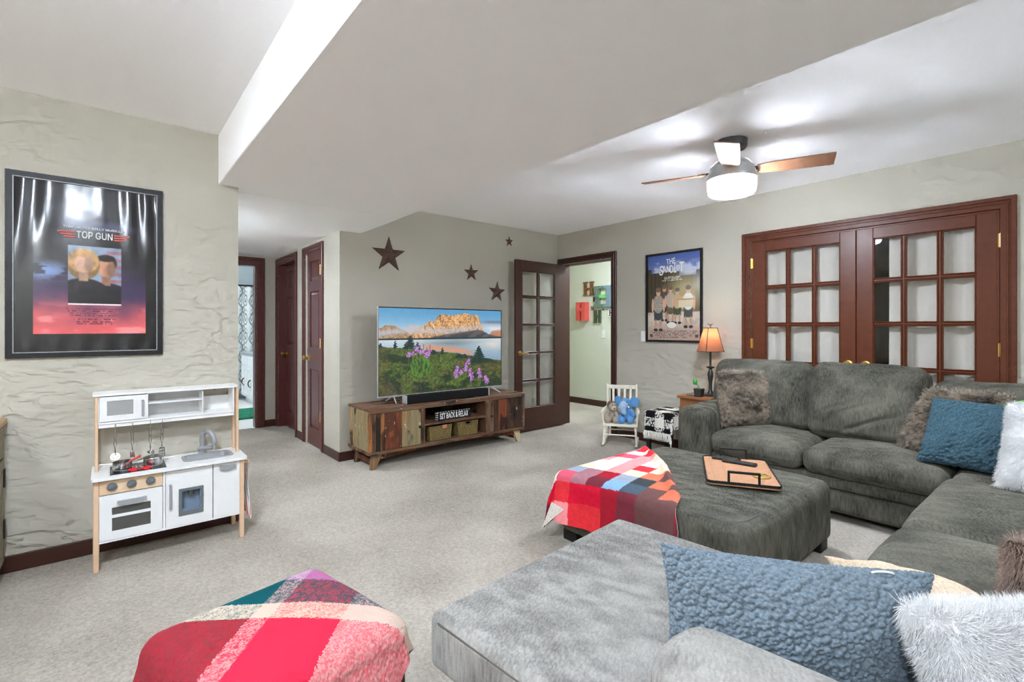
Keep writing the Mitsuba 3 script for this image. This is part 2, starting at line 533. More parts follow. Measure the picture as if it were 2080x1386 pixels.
# ------------------------------------------------------------------ casings and doors
def casing(axis, at, d, a0, a1, zt, w, m_v, m_h, name, label, depth=0.12, left=True):
    """moulded casing of three stepped boards round an opening whose OUTER edges are a0..a1, zt; d is the room side (-1/+1)"""
    t = sthing(name, label)

    def bx(u0, u1, z0, z1, k0, k1):
        lo, hi = sorted((at + d * k0, at + d * k1))
        return box(lo, hi, u0, u1, z0, z1, 0.003) if axis == 'x' else box(u0, u1, lo, hi, z0, z1, 0.003)
    for side in (0, 1):
        o = a0 if side == 0 else a1
        s = 1 if side == 0 else -1
        mm = cat(bx(min(o, o + s * w), max(o, o + s * w), 0, zt, 0, 0.012),
                 bx(min(o, o + s * w * .35), max(o, o + s * w * .35), 0, zt, 0, 0.022),
                 bx(min(o + s * w * .45, o + s * w * .62), max(o + s * w * .45, o + s * w * .62), 0, zt - w * .4, 0, 0.018))
        put(t + '__side_board', mm, m_v)
    put(t + '__head_board', cat(bx(a0, a1, zt - w, zt, 0, 0.012), bx(a0, a1, zt - w * .35, zt, 0, 0.022), bx(a0 + w * .4, a1 - w * .4, zt - w * .62, zt - w * .45, 0, 0.018)), m_h)
    jm = cat(bx(a0 + w, a0 + w + 0.018, 0, zt - w, -depth, 0), bx(a1 - w - 0.018, a1 - w, 0, zt - w, -depth, 0), bx(a0 + w, a1 - w, zt - w - 0.018, zt - w, -depth, 0))
    put(t + '__jamb', jm, m_v)
    return t


casing('x', XR, -1, 0.302, 2.056, 2.09, 0.078, OAK[2], OAK[1], 'trim_1', 'reddish oak casing round the closed french doors')
casing('x', XR, -1, 3.491, 4.43, 2.12, 0.07, M_TRIM, M_TRIM, 'trim_2', 'dark brown casing of the open doorway')
casing('x', XC, -1, 4.865, 5.503, 2.095, 0.065, M_DOORD, M_DOORD, 'trim_3', 'red-brown casing of the narrow closet door')
casing('x', XC, -1, 5.735, 6.59, 2.095, 0.065, M_DOORD, M_DOORD, 'trim_4', 'red-brown casing of the deeper hallway door')
casing('y', YE, -1, 0.655, 1.496, 2.10, 0.085, M_DOORD, M_DOORD, 'trim_5', 'brown casing of the bathroom doorway')


def fixed(mesh, origin, xd):
    """door built in (x right, y depth, z up) placed with its x axis along xd"""
    xd = np.array([xd[0], xd[1], 0.0])
    xd /= np.linalg.norm(xd)
    yd = np.array([-xd[1], xd[0], 0.0])
    return move(mesh, np.stack([xd, yd, [0, 0, 1]], 1), origin)


def lite_door(name, label, origin, xd, w, h, gx, gz, mv, mh, mun=0.02, th=0.036, hinges=(), knobs=()):
    t = sthing(name, label)
    put(t + '__stile', fixed(box(0, gx[0][0], -th / 2, th / 2, 0, h), origin, xd), mv)
    put(t + '__stile', fixed(box(gx[-1][1], w, -th / 2, th / 2, 0, h), origin, xd), mv)
    put(t + '__top_rail', fixed(box(gx[0][0], gx[-1][1], -th / 2, th / 2, gz[-1][1], h), origin, xd), mh)
    put(t + '__bottom_rail', fixed(box(gx[0][0], gx[-1][1], -th / 2, th / 2, 0, gz[0][0]), origin, xd), mh)
    for i in range(len(gx) - 1):
        put(t + '__muntin', fixed(box(gx[i][1], gx[i + 1][0], -th * .38, th * .38, gz[0][0], gz[-1][1], 0.005), origin, xd), mv)
    for i in range(len(gz) - 1):
        put(t + '__muntin', fixed(box(gx[0][0], gx[-1][1], -th * .36, th * .36, gz[i][1], gz[i + 1][0], 0.005), origin, xd), mh)
    for a, b in gx:
        for c, d in gz:
            q = np.array([[a, 0, c], [b, 0, c], [b, 0, d], [a, 0, d]], float)
            put(t + '__pane', fixed(trimesh.Trimesh(q, [[0, 1, 2], [0, 2, 3]], process=False), origin, xd), 'mat_pane')
            e = 0.008
            fr = cat(box(a, a + e, -th * .42, th * .42, c, d, .003), box(b - e, b, -th * .42, th * .42, c, d, .003), box(a + e, b - e, -th * .42, th * .42, c, c + e, .003), box(a + e, b - e, -th * .42, th * .42, d - e, d, .003))
            put(t + '__bead', fixed(fr, origin, xd), mv)
    for (u, z) in hinges:
        hm = cat(cyl((u, -th / 2 - .006, z - .045), (u, -th / 2 - .006, z + .045), .008, n=10), box(u - .014, u + .014, -th / 2 - .003, -th / 2 + .002, z - .045, z + .045, .001))
        put(t + '__hinge', fixed(hm, origin, xd), M_BRASS)
    return t


def knob_mesh(side):
    pr = [(0.001, 0), (0.030, 0), (0.030, 0.004), (0.012, 0.008), (0.010, 0.028), (0.020, 0.034), (0.027, 0.045), (0.026, 0.056), (0.018, 0.064), (0.001, 0.066)]
    m = lathe(pr, 20)
    return move(m, rot(X_, 90 if side < 0 else -90))


def lever_mesh(side):
    m = cat(lathe([(0.001, 0), (0.028, 0), (0.028, 0.005), (0.010, 0.010), (0.010, 0.040), (0.001, 0.042)], 18), tube(spline([(0, 0, .036), (.03, .002, .040), (.07, .004, .038), (.105, -.004, .034)], 14), np.linspace(.009, .006, 14), 8))
    return move(m, rot(X_, 90 if side < 0 else -90))


G3 = [(0.115, 0.290), (0.310, 0.492), (0.512, 0.687)]
GZ = [(0.25, 0.572), (0.592, 0.905), (0.925, 1.240), (1.260, 1.572), (1.592, 1.905)]
# french doors: x axis of the leaf runs along -y (to the right as seen from the room)
d1 = lite_door('door_1', 'closed oak french door leaf nearer the lamp', (XR + 0.02, 1.972, 0.012), (0, -1), 0.794, 2.005, G3, GZ, OAK[2], OAK[1], hinges=((-.004, 1.805), (-.004, 1.08), (-.004, .3)))
put(d1 + '__knob', fixed(move(knob_mesh(-1), None, (0.745, -.018, 0.935)), (XR + 0.02, 1.972, 0.012), (0, -1)), M_BRASS, 30)
G3b = [(0.107, 0.282), (0.302, 0.484), (0.504, 0.679)]
d2 = lite_door('door_2', 'closed oak french door leaf behind the sofa corner', (XR + 0.02, 1.174, 0.012), (0, -1), 0.794, 2.005, G3b, GZ, OAK[2], OAK[1], hinges=((.798, 1.795), (.798, 1.075), (.798, .3)))
put(d2 + '__knob', fixed(move(knob_mesh(-1), None, (0.062, -.018, 0.935)), (XR + 0.02, 1.174, 0.012), (0, -1)), M_BRASS, 30)
# open side door lying along the television wall
o3 = (3.628, 4.285, 0.012)
xd3 = (0.857, 0.02)
d3 = lite_door('door_3', 'open dark brown glazed door beside the television', o3, xd3, 0.84, 2.02, [(0.10, 0.362), (0.382, 0.655)],
               [(0.275, 0.582), (0.602, 0.912), (0.932, 1.246), (1.266, 1.580), (1.600, 1.895)], M_TRIM, M_TRIM)
put(d3 + '__lever', fixed(move(lever_mesh(-1), None, (0.055, -.018, 0.925)), o3, xd3), M_BRASS, 30)


def panel_door(name, label, x, y0, y1, h, cols, rows, m, knob_y, hinge_y=None):
    """flat leaf in a plane of constant x, seen from -x"""
    t = sthing(name, label)
    pl = rect(y0, y1, 0.012, h)
    for (a, b) in cols:
        for (c, d) in rows:
            pl = pl.difference(rect(a, b, c, d))
    put(t + '__leaf', slab(pl, 0.036, 'x', x), m)
    for (a, b) in cols:
        for (c, d) in rows:
            e = 0.035
            v = [(x + .014, a, c), (x + .014, b, c), (x + .014, b, d), (x + .014, a, d), (x + .004, a + e, c + e), (x + .004, b - e, c + e), (x + .004, b - e, d - e), (x + .004, a + e, d - e),
                 (x + .03, a, c), (x + .03, b, c), (x + .03, b, d), (x + .03, a, d)]
            put(t + '__panel', hull(v), m)
    k = move(knob_mesh(1), rot(Z_, 90), (x, knob_y, 0.915))
    put(t + '__knob', k, M_BRASS, 30)
    for z in (1.82, 1.076, 0.333):
        if hinge_y is not None:
            put(t + '__hinge', cat(cyl((x - .008, hinge_y, z - .05), (x - .008, hinge_y, z + .05), .007, n=8), box(x - .003, x + .002, hinge_y, hinge_y + .02, z - .05, z + .05, .001)), M_BRASS)


panel_door('door_4', 'narrow red-brown panelled closet door', XC + 0.004, 4.952, 5.378, 2.018, [(5.02, 5.305)], [(0.19, 0.80), (1.03, 1.615), (1.725, 1.93)], M_DOORD, 5.335, 4.958)
panel_door('door_5', 'recessed red-brown six-panelled hallway door', XC + 0.078, 5.82, 6.51, 2.008, [(5.90, 6.13), (6.20, 6.43)], [(0.19, 0.80), (1.03, 1.615), (1.725, 1.93)], M_DOORD, 6.45)


# ------------------------------------------------------------------ lamps of the place and one added fill light
M_IRON = mat('fan_iron', C(150, 150, 148), 0.28, 0.6, metallic=0.25)
M_IROND = mat('fan_canopy', C(44, 46, 45), 0.4, 0.5)
M_BLADE = mat('fan_blade', wood(0, (132, 92, 66), (70, 46, 32), 0.5, 0.7), 0.45, 0.4)
M_BLADES = mat('fan_blade_edge', C(60, 44, 36), 0.5)
M_DIFF = mat('opal_glass', C(240, 240, 238), 0.3)


def dome(name, label, x, y, z, r, power, color=W_NEUTRAL):
    t = thing(name, label, 'ceiling light')
    put(t + '__base', lathe([(0.01, 0), (r + .015, 0), (r + .015, -.02), (r, -.03), (0.01, -.03)][::-1], 32, (x, y, z)), M_WHITE, 30)
    pr = [(0.002, -.03 - .085)] + [(r * math.sin(a), -.03 - .085 * math.cos(a)) for a in np.linspace(.15, math.pi / 2, 9)]
    put(t + '__diffuser', lathe(pr, 32, (x, y, z)), M_DIFF, True, emitter=em(color, power))


dome('ceiling_light', 'round white flush ceiling light over the play kitchen side of the room', -0.30, 1.15, ZC, 0.19, P_DOME * 1.15)
dome('ceiling_light', 'added fill light, an unseen round ceiling dome in the near left part of the room', -1.15, -0.75, ZC, 0.19, P_DOME * 1.25)  # unseen dome, added as frontal fill to even out the near side
dome('ceiling_light', 'round white flush ceiling light behind the sofa end', 2.5, -0.65, ZC, 0.18, P_DOME * .42)
dome('ceiling_light', 'round white flush ceiling light in the hallway', 0.30, 4.55, ZS, 0.14, P_HALL)
dome('ceiling_light', 'round white flush ceiling light in the bathroom', 0.9, 8.0, ZC, 0.16, P_BATH, W_COOL)
dome('ceiling_light', 'round white flush ceiling light in the room past the open doorway', 5.2, 3.9, ZC, 0.16, P_DEN)
# ceiling fan
FX, FY = 3.087, 1.485
fan = thing('ceiling_fan', 'ceiling fan with four wood blades and a glowing drum light', 'ceiling fan')
put(fan + '__canopy', lathe([(0.01, 2.385), (.085, 2.385), (.093, 2.395), (.095, 2.437), (0.01, 2.437)], 40, (FX, FY, 0)), M_IROND, 30)
put(fan + '__neck', lathe([(0.01, 2.30), (.052, 2.30), (.052, 2.39), (0.01, 2.39)], 32, (FX, FY, 0)), M_IRON, 30)
put(fan + '__motor', lathe([(0.01, 2.185), (.150, 2.185), (.152, 2.20), (.140, 2.225), (.134, 2.262), (.120, 2.275), (.105, 2.30), (.075, 2.318), (.05, 2.325), (0.01, 2.325)], 48, (FX, FY, 0)), M_IRON, 30)
pr = [(0.002, 2.082), (.10, 2.083), (.128, 2.090), (.142, 2.105), (.147, 2.13), (.148, 2.185), (0.01, 2.186)]
put(fan + '__light_drum', lathe(pr, 48, (FX, FY, 0)), M_DIFF, True, emitter=em(W_NEUTRAL, P_FAN))
az0 = math.atan2(*((-0.25 * FWD + 0.49 * RGT)[:2][::-1]))
for k in range(4):
    a = az0 + k * math.pi / 2
    Rz = rot(Z_, math.degrees(a)) @ rot(X_, -13)
    n = 12
    xs = np.linspace(0.15, 0.56, n)
    hw = np.interp(xs, [.15, .20, .40, .56], [.045, .058, .064, .067])
    pl = Polygon([(x, -w) for x, w in zip(xs, hw)] + [(x, w) for x, w in zip(xs[::-1], hw[::-1])])
    b = put(fan + '__blade', move(slab(pl, 0.007, 'z', 0), Rz, (FX, FY, 2.235)), M_BLADE)
    put(b + '__bracket', move(cat(box(.09, .19, -.02, .02, .006, .014, .003), box(.15, .20, -.045, .045, .006, .010, .002)), Rz, (FX, FY, 2.235)), M_IROND)
for hx, hy in ((4.092, 3.866), (3.077, 1.270)):
    single('ceiling_hook', cat(lathe([(.001, 2.431), (.010, 2.431), (.011, 2.437), (.001, 2.437)], 14, (hx, hy, 0)), tube(spline([(hx, hy, 2.432), (hx + .006, hy, 2.424), (hx, hy, 2.416), (hx - .006, hy, 2.421)], 10), .0018, 6)), M_WHITE,
           'tiny white hook in the ceiling ' + ('near the far corner by the doorway' if hx > 3.5 else 'beside the ceiling fan'), 'hook', smooth=40)


# ------------------------------------------------------------------ sectional sofa, ottomans, cushions
def fab_c(p, n, uv):
    hz = sst(0.3, 0.8, dr.abs(n.z))
    st = nz(p.x * 170 - p.y * 40, p.y * 170 + p.x * 40, p.z * 26)
    top = nz(p.x * 60 + p.y * 120, p.y * 190 - p.x * 150, p.z * 30)
    f = dr.lerp(st, top, hz)
    fine = nz(p.x * 420, p.y * 420, p.z * 420)
    patch = sst(0.18, 0.82, 0.62 * fb(p.x * 4.2, p.y * 4.2, p.z * 4.2, 2) + 0.38 * nz(p.x * 34 + p.y * 9, p.y * 14 - p.x * 5, p.z * 10))
    t = 0.36 * f + 0.20 * fine + 0.44 * patch
    return dr.clip(t * 1.15 - 0.05, 0, 1)


def fab_h(p, n, uv):
    return nz(p.x * 300, p.y * 300, p.z * 120) + 0.6 * nz(p.x * 90, p.y * 90, p.z * 60)


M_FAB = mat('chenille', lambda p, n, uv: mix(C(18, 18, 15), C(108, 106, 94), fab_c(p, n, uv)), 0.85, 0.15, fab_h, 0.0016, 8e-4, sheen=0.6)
M_FAB_LIT = mat('chenille_lit', lambda p, n, uv: mix(C(76, 74, 71), C(156, 154, 148), fab_c(p, n, uv)), 0.85, 0.15, fab_h, 0.0016, 8e-4, sheen=0.6)  # same chenille as the sofa, with stronger light painted into its colour
M_WELT = mat('chenille_welt', C(82, 82, 76), 0.9, 0.1)
M_LEG = mat('black_leg', C(22, 21, 20), 0.5, 0.3)

sofa = thing('sectional_sofa', 'large grey chenille u-shaped sectional sofa with loose back cushions', 'sofa')
put(sofa + '__base', cat(rbox(3.555, 4.40, 0.40, 1.88, 0.05, 0.20, 0.035), rbox(3.545, 4.40, 0.40, 1.88, 0.20, 0.285, 0.035)), M_FAB, True)
put(sofa + '__base', cat(rbox(1.95, 4.40, -0.50, 0.46, 0.05, 0.20, 0.035), rbox(1.95, 4.40, -0.50, 0.47, 0.20, 0.285, 0.035)), M_FAB, True)
put(sofa + '__back', rbox(4.22, 4.42, -0.55, 2.12, 0.05, 0.80, 0.05), M_FAB, True)
put(sofa + '__back', rbox(0.98, 4.22, -0.62, -0.42, 0.24, 0.78, 0.05), M_FAB, True)
arm = soft((0.455, 0.137, 0.275), 0.055, 22, (0, .012, .022), 0.004, 5, 3, (3.965, 2.005, 0.325))
put(sofa + '__arm', arm, M_FAB, True)


def seat(x0, x1, y0, y1, z0, z1, seed, crown=0.035, r=0.06):
    m = soft(((x1 - x0) / 2, (y1 - y0) / 2, (z1 - z0) / 2), r, 26, (.018, .012, crown), 0.004, 4, seed, ((x0 + x1) / 2, (y0 + y1) / 2, (z0 + z1) / 2))
    return put(sofa + '__seat_cushion', m, M_FAB, True)


seat(3.50, 4.22, 1.235, 1.862, 0.285, 0.445, 11)
seat(3.50, 4.22, 0.50, 1.225, 0.285, 0.445, 12)
seat(3.47, 4.22, -0.42, 0.49, 0.285, 0.440, 13)
seat(2.51, 3.46, -0.42, 0.51, 0.285, 0.440, 14)
seat(1.97, 2.50, -0.42, 0.51, 0.285, 0.440, 15)


def back_cushion(y0, y1, z0, z1, x, tilt, seed, th=0.19):
    R = rot(Y_, tilt)
    h = (th / 2, (y1 - y0) / 2, (z1 - z0) / 2 / math.cos(math.radians(tilt)))
    m = soft(h, 0.075, 40, (.05, .015, .015), 0.011, 5.5, seed, (0, 0, 0))
    # creases
    v = m.vertices
    cr = np.zeros(len(v))
    r = np.random.default_rng(seed)
    for k in range(7):
        cy, cz = r.uniform(-.7, .7) * h[1], r.uniform(-.8, .6) * h[2]
        a = r.uniform(-.5, .5)
        ln = r.uniform(.10, .22)
        dy, dz = v[:, 1] - cy, v[:, 2] - cz
        s, t = dy * math.cos(a) + dz * math.sin(a), -dy * math.sin(a) + dz * math.cos(a) + 0.12 * (dy ** 2)
        cr += np.exp(-(s / ln) ** 2) * np.exp(-(t / .014) ** 2) * r.uniform(.006, .012)
    m.vertices = v - m.vertex_normals * cr[:, None]
    return put(sofa + '__back_cushion', move(m, R, (x, (y0 + y1) / 2, (z0 + z1) / 2)), M_FAB, True)


back_cushion(1.345, 2.10, 0.44, 0.955, 4.10, 13, 21)
back_cushion(0.665, 1.345, 0.44, 0.962, 4.07, 15, 22)
back_cushion(-0.20, 0.655, 0.44, 0.885, 4.10, 13, 23)
# chaise end, turned a few degrees
chs = thing('chaise', 'grey chenille chaise in front, sofa fabric painted lighter as if strongly lit, turned slightly from the sofa', 'chaise')
CH = math.radians(5)
CHX, CHY = np.array([math.cos(CH), math.sin(CH), 0]), np.array([math.sin(CH), -math.cos(CH), 0])
CR = np.stack([CHX, -CHY, [0, 0, 1.0]], 1)
CO = np.array([0.722, 1.250, 0])


def on_chaise(m):
    return move(m, CR, CO)


ch = soft((0.505, 0.81, 0.0825), 0.028, 30, (.004, .004, .022), 0.003, 4, 31, (0.505, -0.81, 0.3175))
put(chs + '__seat', on_chaise(ch), M_FAB_LIT, True)
w_ = []
for z in (0.392,):
    q = [(0.003, -1.6), (0.003, -0.05), (0.02, -0.012), (0.05, 0.0015), (0.96, 0.0015), (0.99, -0.012), (1.007, -0.05), (1.007, -1.6)]
    w_.append(tube([(a, b, z - .012) for a, b in q], 0.004, 6))
put(chs + '__welt', on_chaise(cat(*w_)), M_WELT, True)
put(chs + '__arm', on_chaise(soft((0.105, 0.45, 0.118), 0.085, 24, (.006, .01, .01), 0.004, 5, 33, (0.118, -1.135, 0.495))), M_FAB_LIT, True)
for a, b in ((.09, -.13), (.92, -.13), (.09, -1.5), (.92, -1.5)):
    put(chs + '__leg', on_chaise(box(a - .04, a + .04, b - .04, b + .04, 0, .245, .004)), M_LEG)
for x, y in ((3.62, 1.8), (3.62, 0.6), (4.34, 1.8), (2.02, 0.38), (3.4, 0.38), (2.02, -.42), (4.34, -.42)):
    put(sofa + '__leg', box(x - .04, x + .04, y - .04, y + .04, 0, .06, .004), M_LEG)

# big ottoman
OX0, OX1, OY0, OY1, OZ = 2.025, 3.10, 0.92, 2.00, 0.385
ott = thing('ottoman', 'large square grey chenille ottoman in the middle of the sectional', 'ottoman')
om = soft(((OX1 - OX0) / 2, (OY1 - OY0) / 2, (OZ - .05) / 2), 0.055, 34, (.02, .02, .022), 0.003, 5, 41, ((OX0 + OX1) / 2, (OY0 + OY1) / 2, (OZ + .05) / 2))
put(ott + '__body', om, M_FAB, True)
cx, cy = (OX0 + OX1) / 2, (OY0 + OY1) / 2
pts = []
for a in np.linspace(0, 2 * math.pi, 96, endpoint=False):
    c_, s_ = math.cos(a), math.sin(a)
    k = (abs(c_) ** 14 + abs(s_) ** 14) ** (-1 / 14)
    pts.append((cx + (OX1 - OX0 - .085) / 2 * c_ * k, cy + (OY1 - OY0 - .085) / 2 * s_ * k, OZ - .0015))
put(ott + '__welt', tube(pts, 0.004, 6, closed=True), M_WELT, True)
for x in (OX0 + .07, OX1 - .07):
    for y in (OY0 + .07, OY1 - .07):
        put(ott + '__leg', box(x - .05, x + .05, y - .05, y + .05, 0, .06, .004), M_LEG)
# small ottoman under the red throw
SO = np.array([0.540, 1.682, 0])
sa = math.radians(-6)
SR = np.stack([[math.sin(sa), -math.cos(sa), 0], [math.cos(sa), math.sin(sa), 0], [0, 0, 1.0]], 1)
SR = np.stack([[-math.cos(math.radians(12)), -math.sin(math.radians(12)), 0], [math.sin(math.radians(12)), -math.cos(math.radians(12)), 0], [0, 0, 1.0]], 1)
so = thing('ottoman', 'dark small square ottoman under the fuzzy red throw', 'ottoman')
M_DARKF = mat('dark_green_fabric', C(52, 54, 46), 0.9, 0.1, fab_h, 0.001)
put(so + '__body', move(soft((.245, .245, .19), .04, 18, (.006, .006, .012), 0.002, 5, 45, (.245, .245, .225)), SR, SO), M_DARKF, True)
for a in (.05, .44):
    for b in (.05, .44):
        put(so + '__leg', move(box(a - .02, a + .02, b - .02, b + .02, 0, .045, .003), SR, SO), M_LEG)


# ------------------------------------------------------------------ loose cushions
M_SHERPA = mat('blue_sherpa', lambda p, n, uv: mix(C(82, 94, 103), C(116, 129, 138), nz(p.x * 240, p.y * 240, p.z * 240)), 0.9, 0.08, lambda p, n, uv: nz(p.x * 500, p.y * 500, p.z * 500), 0.0012, 6e-4, sheen=0.5)
M_SHERPAD = mat('deep_blue_sherpa', lambda p, n, uv: mix(C(40, 62, 73), C(76, 102, 113), nz(p.x * 240, p.y * 240, p.z * 240)), 0.9, 0.08, lambda p, n, uv: nz(p.x * 300, p.y * 300, p.z * 300), 0.003, 8e-4, sheen=0.4)
M_CREAM = mat('cream_sherpa', lambda p, n, uv: mix(C(176, 156, 132), C(214, 196, 172), nz(p.x * 260, p.y * 260, p.z * 260)), 0.95, 0.05, lambda p, n, uv: nz(p.x * 330, p.y * 330, p.z * 330), 0.003, 8e-4, sheen=0.4)


def fur_tone(a, b, f):
    a, b = C(*a), C(*b)
    return lambda p, n, uv: mix(a, b, sst(0.25, 0.75, 0.40 * fb(p.x * f, p.y * f, p.z * f, 2) + 0.32 * fb(p.x * 13, p.y * 13, p.z * 13, 2) + 0.28 * nz(p.x * 320, p.y * 320, p.z * 320)))


M_FURB = mat('brown_fur', fur_tone((34, 26, 20), (206, 190, 170), 60), 0.6, 0.25)
M_FURBG = mat('brown_fur_ground', C(74, 62, 52), 0.95, 0.05)
M_FURP = mat('taupe_fur', fur_tone((110, 90, 80), (205, 184, 170), 22), 0.6, 0.25)
M_FURW = mat('white_fur', fur_tone((206, 206, 206), (232, 232, 230), 12), 0.6, 0.2)
M_FURWG = mat('white_fur_ground', C(245, 245, 245), 0.95, 0.05)


def nub(m, size, amp, seed):
    """curled sherpa pile: rounded cells pushed out along the normal"""
    pts, _ = trimesh.sample.sample_surface_even(m, int(m.area / (size * size) * 1.25), seed=seed)
    d, _i = cKDTree(pts).query(m.vertices, k=2)
    e = np.clip(1 - (d[:, 0] / (size * 0.72)) ** 2, 0, 1) ** 2
    m = m.copy()
    m.vertices = m.vertices + m.vertex_normals * (amp * (np.sqrt(e) - 0.6))[:, None]
    return m


def at4(m, bl, br, tl, sink=0.0):
    """stand a cushion (xy plane, centred) on the edge bl-br reaching up to tl"""
    bl, br, tl = (np.asarray(v, float) for v in (bl, br, tl))
    R = frame3(br - bl, tl - bl)
    return move(m, R, (bl + br) / 2 + R[:, 1] * np.linalg.norm(tl - bl) / 2)


# near blue cushion
n_, _ = pillow(0.515, 0.37, 0.18, 290, 0.09, 0.006, 3, 0.5, crush=0.0)
n_ = nub(n_, 0.0118, 0.0075, 5)
near = at4(n_, (0.985, 0.625, 0.408), (1.262, 0.228, 0.408), (0.962, 0.606, 0.72))
pb = thing('cushion', 'light blue nubby sherpa cushion standing behind the chaise arm', 'cushion')
put(pb + '__cover', near, M_SHERPA, True)
zz = at4(tube(spline([(.150, .176, .006), (.16, .183, .012), (.175, .184, .012), (.188, .178, .006)], 16), .0022, 6), (0.985, 0.625, 0.408), (1.262, 0.228, 0.408), (0.962, 0.606, 0.72))
put(pb + '__loop', zz, M_WHITE, True, label='white thread loop at the seam')
# far blue cushion
n_, _ = pillow(0.40, 0.42, 0.17, 110, 0.05, 0.006, 8)
n_ = nub(n_, 0.019, 0.009, 6)
pd_ = thing('cushion', 'deep blue sherpa cushion propped in the far sofa corner', 'cushion')
put(pd_ + '__cover', at4(n_, (3.60, 0.62, 0.474), (3.555, 0.275, 0.47), (3.83, 0.605, 0.80)), M_SHERPAD, True)


def fur_pillow(label, bl, br, tl, w, h, t, mg, mf, n, ln, rad, seed, comb=(0, 0, -1), clump=0.5, jit=0.5, cw=0.6):
    k = thing('fur_cushion', label, 'cushion')
    m, _ = pillow(w, h, t, 36, 0.06, 0.006, seed, 0.5)
    m = at4(m, bl, br, tl)
    put(k + '__cover', m, mg, True)
    fur(k + '__fur', m, mf, n, ln, rad, comb, cw, jit, seed, clump=clump)
    return k


fur_pillow('brown and grey faux fur cushion against the left sofa arm', (3.70, 1.850, 0.48), (4.03, 1.60, 0.47), (3.665, 1.965, 0.87), 0.43, 0.40, 0.17, M_FURBG, M_FURB, 20000, 0.050, 0.0014, 51, clump=.35, cw=1.0)
fur_pillow('brown faux fur cushion half hidden behind the deep blue cushion', (3.86, 0.78, 0.478), (3.76, 0.33, 0.478), (4.11, 0.765, 0.82), 0.46, 0.43, 0.17, M_FURBG, M_FURB, 20000, 0.050, 0.0014, 52, clump=.35, cw=1.0)
fur_pillow('taupe faux fur cushion at the right edge beside the white fluffy one', (1.80, 0.155, 0.46), (1.98, -0.24, 0.46), (1.80, 0.05, 0.65), 0.44, 0.26, 0.16, M_FURBG, M_FURP, 26000, 0.036, 0.0007, 53)
fur_pillow('big white fluffy cushion in the near right corner', (1.05, 0.045, 0.42), (1.34, -0.175, 0.42), (1.19, 0.185, 0.70), 0.44, 0.36, 0.18, M_FURWG, M_FURW, 72000, 0.034, 0.0006, 54, jit=0.6, clump=0.7, cw=0.5)
fur_pillow('white fluffy cushion beside the deep blue one at the far right', (3.30, 0.30, 0.475), (3.24, -0.14, 0.475), (3.50, 0.26, 0.84), 0.44, 0.44, 0.20, M_FURWG, M_FURW, 22000, 0.026, 0.0009, 55)
n_, _ = pillow(0.38, 0.38, 0.17, 70, 0.20, 0.006, 9)
n_ = move(nub(n_, 0.012, 0.004, 7), rot(Z_, 25) @ rot(X_, 8), (1.56, 0.262, 0.518))
single('cushion', n_, M_CREAM, 'cream sherpa cushion lying behind the light blue one', 'cushion', smooth=True)
M_LEAF = mat('leaf_green', C(92, 152, 70), 0.5, 0.4)
lf = []
ax = spline([(3.72, 0.30, 0.80), (3.70, 0.22, 0.845), (3.66, 0.12, 0.87)], 14)
single('fabric_leaf', tube(ax, 0.006 + 0.016 * np.sin(np.linspace(0.25, math.pi - 0.4, 14)), 10, squash=0.4), M_LEAF, 'green curved leaf poking up behind the white cushion', 'leaf', smooth=True)


# ------------------------------------------------------------------ play kitchen on the left wall
M_BIRCH = mat('birch', wood(2, (222, 190, 158), (196, 158, 124), 0.5, 0.5), 0.5, 0.35)
M_BIRCHX = mat('birch_band', wood(0, (226, 200, 168), (205, 172, 138), 0.5, 0.5), 0.5, 0.35)
M_KW = mat('kitchen_white', C(224, 224, 222), 0.4, 0.45)
M_KG = mat('kitchen_grey', C(146, 148, 150), 0.35, 0.5)
M_KGD = mat('kitchen_grey_dark', C(96, 102, 104), 0.4, 0.45)
M_SMOKE = mat('smoked_panel', C(74, 74, 70), 0.25, 0.5)
M_BACKP = mat('kitchen_back_panel', C(206, 206, 206), 0.5)
M_STEEL = mat('steel', C(200, 200, 200), 0.22, metallic=1.0)
M_RED = mat('red_plastic', C(214, 28, 44), 0.35, 0.5)
M_CORAL = mat('coral_plastic', C(224, 92, 78), 0.4, 0.5)
M_HOB = mat('hob_black', C(18, 18, 20), 0.15, 0.5)
M_HOBR = mat('hob_ring', C(190, 190, 188), 0.4)
KX0, KX1, KF, KB, KZ = -0.058, 0.616, 3.195, 3.475, 0.478
k = thing('play_kitchen', 'white and birch toy kitchen with sink, hob and shelf against the wall', 'play kitchen')
# legs and uprights
for x0, x1 in ((KX0, KX0 + .023), (KX1 - .023, KX1)):
    put(k + '__leg', box(x0, x1, KF, KF + .03, 0, KZ - .015, .003), M_BIRCH)
    put(k + '__leg', box(x0, x1, KB - .03, KB, 0, KZ - .015, .003), M_BIRCH)
    put(k + '__upright', box(x0 + .005, x1 - .005, 3.325, 3.36, KZ, 0.872, .002), M_BIRCH)
    put(k + '__upright', box(x0 + .005, x1 - .005, 3.44, 3.475, KZ, 0.872, .002), M_BIRCH)
